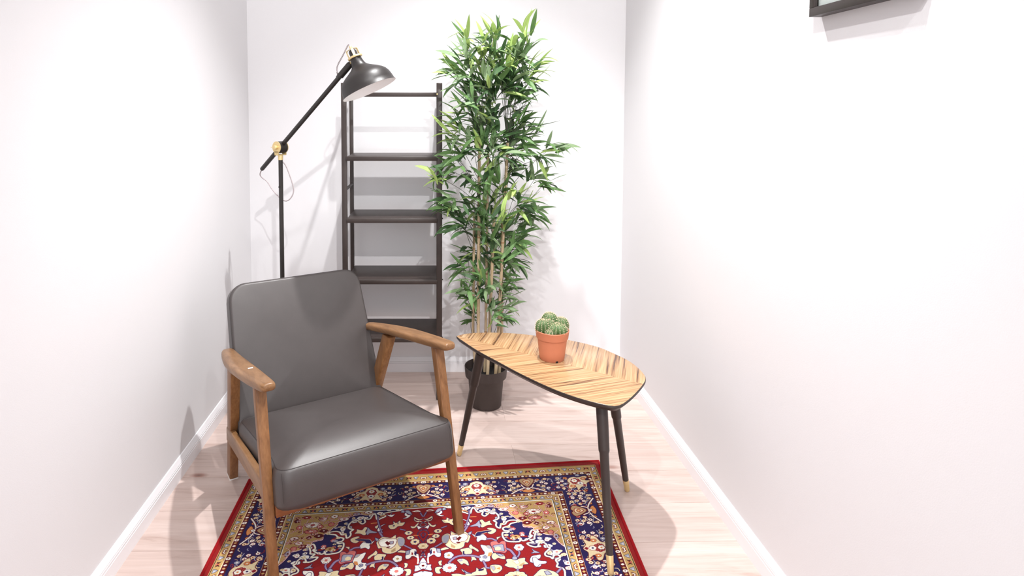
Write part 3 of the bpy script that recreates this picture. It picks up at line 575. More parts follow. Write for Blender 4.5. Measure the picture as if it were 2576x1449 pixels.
# ------------------------------------------------------------------ armchair (local: x right, y back, z up)
CHX, CHY, CHT = -.2284, 1.8875, .5255
chair = empty('armchair', (CHX, CHY, 0), CHT, 'low grey leather armchair with brown wooden frame and slanting armrests', 'armchair')
def build_chair():
    # seat
    slope = math.radians(9.3); cs, sn = math.cos(slope), math.sin(slope)
    top0 = Vector((0, -.080, .384)); hz = .056
    def seat3(p):  # p: x, y' (back along seat), z' (normal) with z'=+hz on top
        y, z = p[1], p[2] - hz
        return (p[0], top0.y + cs * y + sn * z, top0.z - sn * y + cs * z)
    plan = resample(round_poly([(-.299, -.004), (.309, -.004), (.286, .12), (.286, .56), (-.284, .56), (-.284, .12)], [.045, .045, .03, .04, .04, .03], 8), 120)
    mb = MB(); pad(mb, plan, hz, .012, .048, to3=seat3, back_edge=.016, eh=.04, pw=3.0, shift=(0, -.09)); seat = mb.obj('seat_cushion', M['leather'], chair, angle=60)
    ring = inset(plan, .0105); mb = MB(); tube(mb, [seat3((p.x, p.y, hz - .0010)) for p in ring + ring[:1]], .0015, 6, caps=False); mb.obj('piping', M['piping'], seat)
    for sx in (-1, 1):   # vertical corner seams on the front
        mb = MB(); x = sx * .278; tube(mb, [seat3((x, .0075 if k == 0 else (.0025 if k < 2 else .0002), hz - .006 - k * .0155)) for k in range(6)], .0008, 5); mb.obj('seam', M['piping'], seat)
    # backrest
    tl = math.radians(22); up = Vector((0, math.sin(tl), math.cos(tl))); nf = Vector((0, -math.cos(tl), math.sin(tl)))
    P0 = Vector((0, .662, .735)); hb = .042
    def back3(p):   # p: x, s (down from the top edge, negative=down), z' toward front
        return P0 + Vector((p[0], 0, 0)) + up * p[1] + nf * (p[2] - hb)
    plan = resample(round_poly([(-.264, 0), (-.276, -.55), (.300, -.55), (.270, 0)], [.065, .02, .02, .065], 10), 128)
    mb = MB(); pad(mb, plan, hb, .010, .018, to3=back3, back_edge=.02, eh=.014); back = mb.obj('backrest', M['leather'], chair, angle=60)
    ring = inset(plan, .0015); mb = MB(); tube(mb, [back3((p.x, p.y, hb - .009)) for p in ring + ring[:1]], .0022, 6, caps=False); mb.obj('piping', M['piping'], back)
    for s in (-1, 1):
        # front leg
        mb = MB(); hexa(mb, ((s * .305, -.095, .0125), .0125, .0145), ((s * .305, .05, .592), .0170, .0165)); mb.obj('front_leg', M['chair_wood'], chair, bevel=.003, angle=50)
        # rear leg
        mb = MB(); hexa(mb, ((s * .270, .622, .004), .0155, .0250), ((s * .300, .418, .512), .0165, .0290)); leg = mb.obj('rear_leg', M['chair_wood'], chair, bevel=.003, angle=50)
        mb = MB(); box(mb, s * .270 - .0165, s * .270 + .0165, .596, .648, 0.0004, .0045); mb.obj('felt_pad', M['felt'], leg, bevel=.001)
        # side rail
        mb = MB(); a, b = Vector((s * .306, -.028, .308)), Vector((s * .290, .565, .205)); h = .0275; V = []
        for c in (a, b): V += [(c.x - .0115, c.y, c.z - h), (c.x + .0115, c.y, c.z - h), (c.x + .0115, c.y, c.z + h), (c.x - .0115, c.y, c.z + h)]
        mb.add(V, BOXF); mb.obj('side_rail', M['chair_wood_y'], chair, bevel=.006, bseg=3, angle=50)
        # armrest: lofted rounded section
        st = [(-.045, .300, .030, .018, .620), (-.040, .301, .040, .024, .620), (-.030, .302, .045, .028, .618), (.0, .3035, .050, .030, .613), (.08, .306, .060, .031, .598), (.18, .308, .068, .031, .580), (.28, .309, .071, .031, .562),
              (.38, .306, .067, .031, .543), (.46, .300, .060, .031, .527), (.53, .293, .053, .030, .513), (.575, .288, .046, .029, .504), (.592, .286, .040, .026, .501), (.600, .2855, .030, .018, .5)]
        mb = MB(); n = 24; V = []
        for (y, x, wd, th, z) in st:
            for k in range(n):
                a = 2 * PI * k / n; ca, sa = math.cos(a), math.sin(a); e = .62
                V.append((s * x + wd / 2 * math.copysign(abs(ca) ** e, ca), y, z + th / 2 * math.copysign(abs(sa) ** e, sa)))
        Fc = [(i * n + k, i * n + (k + 1) % n, (i + 1) * n + (k + 1) % n, (i + 1) * n + k) for i in range(len(st) - 1) for k in range(n)] + [tuple(range(n))[::-1], tuple((len(st) - 1) * n + k for k in range(n))]
        mb.add(V, Fc); arm = mb.obj('armrest', M['chair_wood_y'], chair, angle=60)
        if s < 0:
            mb = MB(); box(mb, -.3085, -.2935, .168, .1745, .5968, .5985)
            ch = mb.obj('paint_chip', M['felt'], arm, smooth=False); ch['label'] = 'small white chip in the varnish'
    mb = MB(); box(mb, -.29, .29, -.060, -.032, .241, .285); mb.obj('front_rail', M['chair_wood_x'], chair, bevel=.003, angle=50)
    mb = MB(); box(mb, -.285, .285, .515, .54, .178, .222); mb.obj('rear_rail', M['chair_wood_x'], chair, bevel=.003, angle=50)
build_chair()

# ------------------------------------------------------------------ leaf-shaped side table
def build_table():
    out = [(0.093, 2.429), (0.142, 2.456), (0.224, 2.465), (0.32, 2.456), (0.412, 2.429), (0.53, 2.382), (0.622, 2.316), (0.671, 2.246), (0.703, 2.184), (0.718, 2.121), (0.721, 2.068), (0.717, 2.037), (0.703, 2.006), (0.67, 1.956), (0.625, 1.897), (0.587, 1.855), (0.565, 1.839), (0.545, 1.837), (0.502, 1.857), (0.438, 1.903), (0.375, 1.967), (0.298, 2.068), (0.227, 2.176), (0.162, 2.277), (0.114, 2.369), (0.095, 2.408)]
    ang = math.radians(-36.42); O = Vector((.42, 2.16, 0)); T = .50
    ca, sa = math.cos(-ang), math.sin(-ang)
    def loc(p): d = Vector(p).to_2d() - O.to_2d(); return Vector((ca * d.x - sa * d.y, sa * d.x + ca * d.y))
    root = empty('side_table', O, ang, 'leaf shaped side table with striped veneer top and black legs tipped in brass', 'table')
    pl = [loc(p) for p in out][::-1]     # ccw
    sp = resample([q.to_2d() for q in smooth_path([q.to_3d() for q in pl], 6, True)], 110)
    if sum(sp[i].x * sp[(i + 1) % 110].y - sp[(i + 1) % 110].x * sp[i].y for i in range(110)) < 0: sp = sp[::-1]
    tip = loc((.0935, 2.428)); n = 110
    t = NT('striped_veneer'); t.set(Roughness=.22); t.b.inputs['Specular IOR Level'].default_value = .5
    tc = t.n('ShaderNodeTexCoord'); sx = t.n('ShaderNodeSeparateXYZ'); t.l(tc.outputs['Object'], sx.inputs[0])
    ymid = tip.y
    yy = t.n('ShaderNodeMath'); yy.operation = 'SUBTRACT'; yy.inputs[1].default_value = ymid; t.l(sx.outputs[1], yy.inputs[0])
    side = t.n('ShaderNodeMath'); side.operation = 'GREATER_THAN'; side.inputs[1].default_value = 0; t.l(yy.outputs[0], side.inputs[0])
    ab = t.n('ShaderNodeMath'); ab.operation = 'ABSOLUTE'; t.l(yy.outputs[0], ab.inputs[0])
    # across-grain coordinate: x + |y| * cot(angle);   along-grain: |y|
    ct = t.n('ShaderNodeMapRange'); ct.inputs[3].default_value = .74; ct.inputs[4].default_value = .31; t.l(side.outputs[0], ct.inputs[0])
    mu = t.n('ShaderNodeMath'); mu.operation = 'MULTIPLY_ADD'; t.l(ab.outputs[0], mu.inputs[0]); t.l(ct.outputs[0], mu.inputs[1]); t.l(sx.outputs[0], mu.inputs[2])
    so = t.n('ShaderNodeMath'); so.operation = 'MULTIPLY'; so.inputs[1].default_value = 3.7; t.l(side.outputs[0], so.inputs[0])
    cb = t.n('ShaderNodeCombineXYZ'); t.l(mu.outputs[0], cb.inputs[0]); t.l(ab.outputs[0], cb.inputs[1]); t.l(so.outputs[0], cb.inputs[2])
    mp = t.n('ShaderNodeMapping'); mp.inputs['Scale'].default_value = (62, 2.6, 1); t.l(cb.outputs[0], mp.inputs[0])
    n1 = t.n('ShaderNodeTexNoise'); n1.inputs['Scale'].default_value = 1.5; n1.inputs['Detail'].default_value = 5; n1.inputs['Distortion'].default_value = .45; t.l(mp.outputs[0], n1.inputs[0])
    mp2 = t.n('ShaderNodeMapping'); mp2.inputs['Scale'].default_value = (230, 4, 1); t.l(cb.outputs[0], mp2.inputs[0])
    n2 = t.n('ShaderNodeTexNoise'); n2.inputs['Scale'].default_value = 1.0; n2.inputs['Detail'].default_value = 3; t.l(mp2.outputs[0], n2.inputs[0])
    mx = t.n('ShaderNodeMix'); mx.inputs[0].default_value = .38; t.l(n1.outputs[0], mx.inputs[2]); t.l(n2.outputs[0], mx.inputs[3])
    r = t.ramp([(.36, rgb(90, 60, 42)), (.42, rgb(140, 102, 72)), (.47, rgb(172, 133, 95)), (.55, rgb(190, 152, 112)), (.66, rgb(204, 170, 130))]); t.l(mx.outputs[0], r.inputs[0]); t.l(r.outputs[0], t.b.inputs['Base Color'])
    # slab: veneer face on top, black sides with an undercut
    mb = MB(); lv = [(T - .0008, .0012), (T - .0022, 0), (T - .009, 0), (T - .022, .012)]; V = []
    for z, d in lv: V += [(p.x, p.y, z) for p in inset(sp, d)]
    V += [(p.x, p.y, T) for p in inset(sp, .0026)]
    Fc = [(l * n + k, (l + 1) * n + k, (l + 1) * n + (k + 1) % n, l * n + (k + 1) % n) for l in range(3) for k in range(n)] + [tuple(3 * n + k for k in range(n))[::-1]]
    mb.add(V[:4 * n], Fc); top = mb.obj('tabletop', M['black_wood'], root, angle=40)
    mb = MB(); V2 = V[4 * n:] + V[:n]
    mb.add(V2, [tuple(range(n))] + [(k, n + k, n + (k + 1) % n, (k + 1) % n) for k in range(n)]); mb.obj('veneer', t.m, top, angle=40)
    # legs with step and brass tip
    for (tx, ty), (bx, by), bz in (((.178, 2.300), (.102, 2.433), 0), ((.531, 1.905), (.5286, 1.767), .0125), ((.602, 2.040), (.713, 2.198), 0)):
        a = loc((tx, ty)).to_3d(); a.z = T - .02; b = loc((bx, by)).to_3d(); b.z = bz + .0034
        f = lambda u: a.lerp(b, u)
        mb = MB(); us = [0, .15, .285, .295, .31, .6, .893]; rs = [.0185, .0180, .0170, .0168, .0143, .0128, .0108]
        tube(mb, [f(u) for u in us], rs, 24); leg = mb.obj('leg', M['black_wood'], root, angle=40)
        mb = MB(); tube(mb, [f(u) for u in (.890, .893, .985, .997, 1.0)], [.0108, .0112, .0098, .0094, .0080], 24); mb.obj('ferrule', M['brass'], leg, angle=40)
build_table()

# ------------------------------------------------------------------ cactus in its pot
def build_cactus():
    root = empty('potted_cactus', (.430, 2.200, .5003), .2, 'small clump of spiny round cacti in terracotta plastic pot on veneer table', 'cactus')
    mb = MB(); R = .0615; H = .108
    prof = [(0.0, .0), (0.0, .0425), (.003, .0445), (.030, .0480), (.078, .0535), (.0795, .0575), (.104, .0605), (.107, .0615), (.1085, .0605), (.1085, .0585), (.104, .0575), (.092, .0555), (.088, .0)]
    lathe(mb, prof, n=56); pot = mb.obj('pot', M['terracotta'], root, angle=30)
    mb = MB(); a0 = math.radians(-78) - .2
    V = []; 
    for da in (-.09, .09):
        for rr_, z in ((.0442, .0003), (.0455, .0003), (.0460, .0062), (.0446, .0062)): V.append((rr_ * math.cos(a0 + da), rr_ * math.sin(a0 + da), z))
    mb.add(V, [(0, 1, 2, 3), (4, 5, 6, 7), (0, 1, 5, 4), (1, 2, 6, 5), (2, 3, 7, 6), (3, 0, 4, 7)]); mb.obj('drainage_slot', M['soil'], pot, smooth=False)
    mb = MB(); lathe(mb, [(.0885, .0), (.0925, .02), (.0925, .045), (.091, .0545)], n=36); mb.obj('soil', M['soil'], root)
    rr = random.Random(8)
    lobes = [(-.036, .002, .027, .052, 12), (.000, .026, .032, .066, 13), (.010, -.022, .036, .042, 15), (.038, .010, .029, .052, 13), (-.016, -.030, .020, .026, 11), (-.010, .004, .024, .050, 12)]
    for (x, y, r, h, nr) in lobes:
        mb = MB(); n = nr * 6; prof = []; base_z = .0905; V = []; NP = 16
        for i in range(NP):
            a = i / (NP - 1) * PI / 2 * 1.45 - PI / 2 * .45; z = h / 2 + h * .56 * math.sin(a); rad = r * math.cos(a) ** .8 if i < NP - 1 else .0005
            for k in range(n):
                t_ = 2 * PI * k / n; q = 1 - .14 * (1 - abs(math.cos(nr * t_ / 2)) ** .8)
                V.append((x + rad * q * math.cos(t_), y + rad * q * math.sin(t_), base_z + z))
        mb.add(V, [(i * n + k, i * n + (k + 1) % n, (i + 1) * n + (k + 1) % n, (i + 1) * n + k) for i in range(NP - 1) for k in range(n)] + [tuple((NP - 1) * n + k for k in range(n))])
        st = mb.obj('cactus_stem', M['cactus'], root, angle=80)
        # spine clusters along the ribs
        mb = MB()
        for k in range(nr):
            t_ = 2 * PI * k / nr
            for i in range(9):
                a = (i + .4) / 9 * PI / 2 * 1.35 - PI / 2 * .35; z = h / 2 + h * .56 * math.sin(a); rad = r * max(0, math.cos(a)) ** .8
                c = Vector((x + rad * math.cos(t_), y + rad * math.sin(t_), base_z + z)); nn = Vector((math.cos(t_) * math.cos(a), math.sin(t_) * math.cos(a), math.sin(a))).normalized()
                for s in range(6):
                    d = (nn * rr.uniform(.3, 1) + Vector((rr.uniform(-1, 1), rr.uniform(-1, 1), rr.uniform(-1, 1))) * .8).normalized(); L = rr.uniform(.0035, .0065); sd = d.cross(nn + Vector((.1, .2, .3))).normalized() * .0005; s2 = d.cross(sd).normalized() * .0005
                    mb.add([c + sd, c - sd * .5 + s2, c - sd * .5 - s2, c + d * L], [(0, 1, 3), (1, 2, 3), (2, 0, 3)])
                e = .0014; mb.add([c + nn * .0012, c + Vector((e, 0, 0)), c + Vector((0, e, 0)), c - Vector((e, 0, 0)), c - Vector((0, e, 0)), c + Vector((0, 0, e))], [(0, 1, 5), (0, 5, 3), (0, 2, 5), (0, 4, 5), (0, 1, 2), (0, 3, 4), (0, 2, 3), (0, 4, 1)])
        sp_ = mb.obj('spines', M['spine'], st, smooth=False); sp_['kind'] = 'stuff'
    mb = MB(); lathe(mb, [(0, .010), (.006, .012), (.012, .010), (.016, .005), (.017, .0004)], origin=(-.026, -.036, .091), n=20, close0=True); mb.obj('woolly_pup', M['pup'], root)
build_cactus()

# ------------------------------------------------------------------ floor lamp
def build_lamp():
    X, Y = -.687, 2.75; J = Vector((X, Y, 1.240))
    root = empty('floor_lamp', (X, Y, 0), 0, 'black floor lamp with tilted arm, dark bell shade and brass joints behind armchair', 'lamp')
    L = lambda p: Vector(p) - Vector((X, Y, 0))
    mb = MB(); lathe(mb, [(.0005, 0), (.0005, .138), (.004, .14), (.016, .139), (.019, .13), (.021, .02), (.021, 0)], n=64); mb.obj('base', M['black_metal'], root)
    mb = MB(); tube(mb, [(0, 0, .019), (0, 0, 1.186)], .0098, 24); pole = mb.obj('pole', M['black_metal'], root)
    mb = MB(); tube(mb, [(-.004, -.0085, 1.062), (-.006, -.013, 1.062)], .0035, 12); mb.obj('set_screw', M['black_metal'], pole)
    mb = MB(); tube(mb, [(0, 0, 1.183), (0, 0, 1.207), (0, 0, 1.209)], [.0112, .0112, .0095], 24); mb.obj('collar', M['brass'], root)
    ax = Vector((-.57, -.82, 0)).normalized(); side = Vector((.82, -.57, 0))
    j = L(J)
    mb = MB(); tube(mb, [j - ax * .020, j + ax * .020], .0265, 36); hub = mb.obj('joint_barrel', M['black_metal'], root)
    for s in (1, -1):      # brass cheek plates with a stem down to the collar
        mb = MB(); tube(mb, [j + ax * s * .0205, j + ax * s * .0235], .0268, 36)
        c = j + ax * s * .022 ; 
        V = []
        for q in (-1, 1):
            for (a, z) in ((-.014, -.016), (.014, -.016), (.012, -.036), (-.012, -.036)): V.append(c + ax * q * .0015 + side * a + Vector((0, 0, z)))
        mb.add(V, [(0, 1, 2, 3), (7, 6, 5, 4), (0, 4, 5, 1), (1, 5, 6, 2), (2, 6, 7, 3), (3, 7, 4, 0)]); mb.obj('cheek_plate', M['brass'], hub, angle=40)
    mb = MB(); V = []
    for q in (-.0235, .0235):
        for a, z in ((-.012, -.036), (.012, -.036), (.012, -.032), (-.012, -.032)): V.append(j + ax * q + side * a + Vector((0, 0, z)))
    mb.add(V, BOXF); mb.obj('joint_foot', M['brass'], hub, bevel=.001)
    mb = MB(); lathe(mb, [(.0235, .0095), (.029, .0105), (.033, .0095), (.036, .006), (.0365, 0)], origin=j, axis=ax, n=24); kb = mb.obj('wing_screw', M['brass'], hub)
    mb = MB(); tube(mb, [j + ax * .034 - side * .002, j + ax * .034 - side * .024 + Vector((0, 0, .001))], .0013, 8); mb.obj('pin', M['brass'], kb)
    d = L(unproj(884, 158, 2.515)) - j; e = d.normalized()
    a0, a1 = j - e * .165, j + d * .985
    mb = MB(); tube(mb, [a0, a0 + e * .006, a1], [.0085, .0098, .0098], 20); arm = mb.obj('arm', M['black_metal'], root)
    mb = MB(); tube(mb, [a1 - e * .075, a1 - e * .070, a1 - e * .004, a1 + e * .004], [.0102, .0138, .0138, .011], 20)
    mb.obj('arm_sleeve', M['black_metal'], arm)
    # shade
    D = Vector((.41, -.075, -.91)).normalized(); R0 = L(unproj(893, 144, 2.50))
    rx = D.cross(Vector((0, 1, 0))).normalized(); ry = D.cross(rx).normalized()
    prof = [(.004, .0225), (.012, .0235), (.026, .0262), (.0366, .0300), (.043, .0350), (.050, .0440), (.0575, .0555), (.068, .0730), (.078, .0860), (.0885, .0965), (.1035, .1045), (.122, .1090), (.140, .1122), (.1425, .1150), (.1440, .1152)]
    mb = MB(); lathe(mb, prof, R0, D, 72); shade = mb.obj('shade', M['shade'], root, angle=50)
    mb = MB(); lathe(mb, [(t_ + .0006, r - .0018) for t_, r in prof[:-2]] + [(.1440, .1150)], R0, D, 72); li = mb.obj('shade_lining', M['shade_in'], shade, angle=50); li['label'] = 'white enamel inside of the shade'
    mb = MB(); lathe(mb, [(.03, .0), (.032, .022), (.044, .030), (.060, .029), (.074, .018), (.078, 0)], R0, D, 28); mb.obj('bulb', M['shade_in'], shade)
    # brass ring, socket, cage
    mb = MB(); lathe(mb, [(.004, .0225), (.004, .0300), (.001, .0312), (-.003, .0300), (-.005, .026), (-.005, .0)], R0, D, 40); ring = mb.obj('ring', M['brass'], root)
    mb = MB(); lathe(mb, [(-.003, .0165), (-.024, .0160), (-.032, .0120), (-.034, .0)], R0, D, 28); mb.obj('socket', M['black_metal'], ring)
    mb = MB(); lathe(mb, [(-.033, .006), (-.048, .0055), (-.050, .0)], R0, D, 20); mb.obj('cord_grip', M['brass'], ring)
    for k in range(3):
        a = 2 * PI * k / 3 + math.radians(80); u = rx * math.cos(a) + ry * math.sin(a); mb = MB()
        v = D.cross(u).normalized()
        if k == 0 or k == 1 or k == 2:
            P = [R0 + u * .0265 - D * .003, R0 + u * .0265 - D * .032, R0 + u * .024 - D * .037, R0 + u * .007 - D * .0385]
            wd = .0048
            V = []
            for p in P:
                o = (p - R0 + D * ((p - R0).dot(-D)))
                V += [p - v * wd, p + v * wd]
            n0 = len(P); V2 = [Vector(q) - (u * .0012 + D * -.0012) * 1 for q in V]
            Fc = [(2 * i, 2 * i + 1, 2 * i + 3, 2 * i + 2) for i in range(n0 - 1)]
            off = 2 * n0
            Fc += [(off + 2 * i, off + 2 * i + 2, off + 2 * i + 3, off + 2 * i + 1) for i in range(n0 - 1)]
            for i in range(n0 - 1):
                Fc += [(2 * i, 2 * i + 2, off + 2 * i + 2, off + 2 * i), (2 * i + 1, off + 2 * i + 1, off + 2 * i + 3, 2 * i + 3)]
            Fc += [(0, off, off + 1, 1), (off - 2, off - 1, 2 * off - 1, 2 * off - 2)]
            mb.add(V + V2, Fc); mb.obj('cage_strap', M['brass'], ring, smooth=False)
    mb = MB(); tube(mb, [a1 + e * .002, R0 - rx * .0 + (a1 - R0).normalized() * .026], .0052, 12); mb.obj('swivel', M['brass'], arm)
    # braided cord: from grip into the arm, and from the arm's low end round into the pole
    t = NT('braided_cord'); t.set(Roughness=.8)
    tcn = t.n('ShaderNodeTexCoord'); wv = t.n('ShaderNodeTexWave'); wv.inputs['Scale'].default_value = 110; wv.bands_direction = 'DIAGONAL'; t.l(tcn.outputs['Object'], wv.inputs['Vector'])
    r = t.ramp([(.3, rgb(128, 118, 120)), (.65, rgb(206, 196, 198))]); t.l(wv.outputs['Fac'], r.inputs[0]); t.l(r.outputs[0], t.b.inputs['Base Color'])
    g = R0 - D * .049
    P = smooth_path([g, g - D * .004 + Vector((-.006, .004, .002)), g + Vector((-.030, .022, -.030)), g + Vector((-.058, .044, -.075)), g + Vector((-.060, .046, -.100)), a1 - e * .085 + Vector((-.004, .003, .016)), a1 - e * .082 + Vector((0, 0, .006))], 7)
    mb = MB(); tube(mb, P, .0028, 8); mb.obj('cord', t.m, root)
    mb = MB(); tube(mb, [a1 - e * .095 + Vector((0, 0, .010)), a1 - e * .078 + Vector((0, 0, .013))], .0058, 10); mb.obj('cord_gland', M['black_metal'], arm)
    pz = lambda px, py, yy: L(Vector(((px - CX) / FPX * yy, yy, CAMH - (py - 280) / FPX * yy * 1.0)))
    P = smooth_path([a0, a0 + Vector((-.010, .01, -.030)), j + Vector((-.085, .085, -.165)), j + Vector((-.050, .06, -.205)), j + Vector((0, .022, -.240)), j + Vector((.030, .016, -.240)), j + Vector((.052, .016, -.205)), j + Vector((.046, .016, -.160)), j + Vector((.020, .014, -.085)), j + Vector((0, .009, -.060))], 7)
    mb = MB(); tube(mb, P, .0028, 8); mb.obj('cord', t.m, root)
build_lamp()

# ------------------------------------------------------------------ open shelving unit
def build_shelf():
    X0, X1, YF, YB = -.4395, .0385, 2.915, 3.205
    root = empty('shelving_unit', ((X0 + X1) / 2, (YF + YB) / 2, 0), 0, 'tall narrow black-brown open shelf unit with four boards against back wall', 'shelf')
    cx, cy = (X0 + X1) / 2, (YF + YB) / 2
    def B(name, x0, x1, y0, y1, z0, z1, par=root, bev=.0018, m_=M['black_wood']):
        mb = MB(); box(mb, x0 - cx, x1 - cx, y0 - cy, y1 - cy, z0, z1); return mb.obj(name, m_, par, bevel=bev, angle=50)
    for xa, xb in ((X0, X0 + .0245), (X1 - .0275, X1)):
        B('post', xa, xb, YF, YF + .022, 0, 1.534); B('post', xa + .002, xb - .004, YB - .022, YB, 0, 1.515)
        xm = (xa + xb) / 2
        for z in (1.478, 1.022, .44, .12):
            mb = MB(); tube(mb, [(xm - cx, YF + .02 - cy, z), (xm - cx, YB - .02 - cy, z)], .0075, 14); mb.obj('rung', M['black_wood'], root)
    B('top_bar', X0 + .02, X1 - .0235, YF + .002, YF + .020, 1.469, 1.489)
    mb = MB(); tube(mb, [(X1 - .024 - cx, YF + .004 - cy, 1.481), (X1 - .024 - cx, YF - .0035 - cy, 1.481)], .0035, 12); mb.obj('screw', M['brass'], root)
    for z in (1.185, .888, .591, .3065):
        s = B('shelf', X0 + .0225, X1 - .0255, YF + .012, YB - .006, z - .014, z)
        B('front_edge', X0 + .020, X1 - .0225, YF - .003, YF + .013, z - .020, z + .0015, s)
        mb = MB(); tube(mb, [(X1 - cx - .001, YF + .011 - cy, z - .0 + .0), (X1 + .0045 - cx, YF + .011 - cy, z)], .0032, 10); mb.obj('bolt', M['black_metal'], root)
build_shelf()

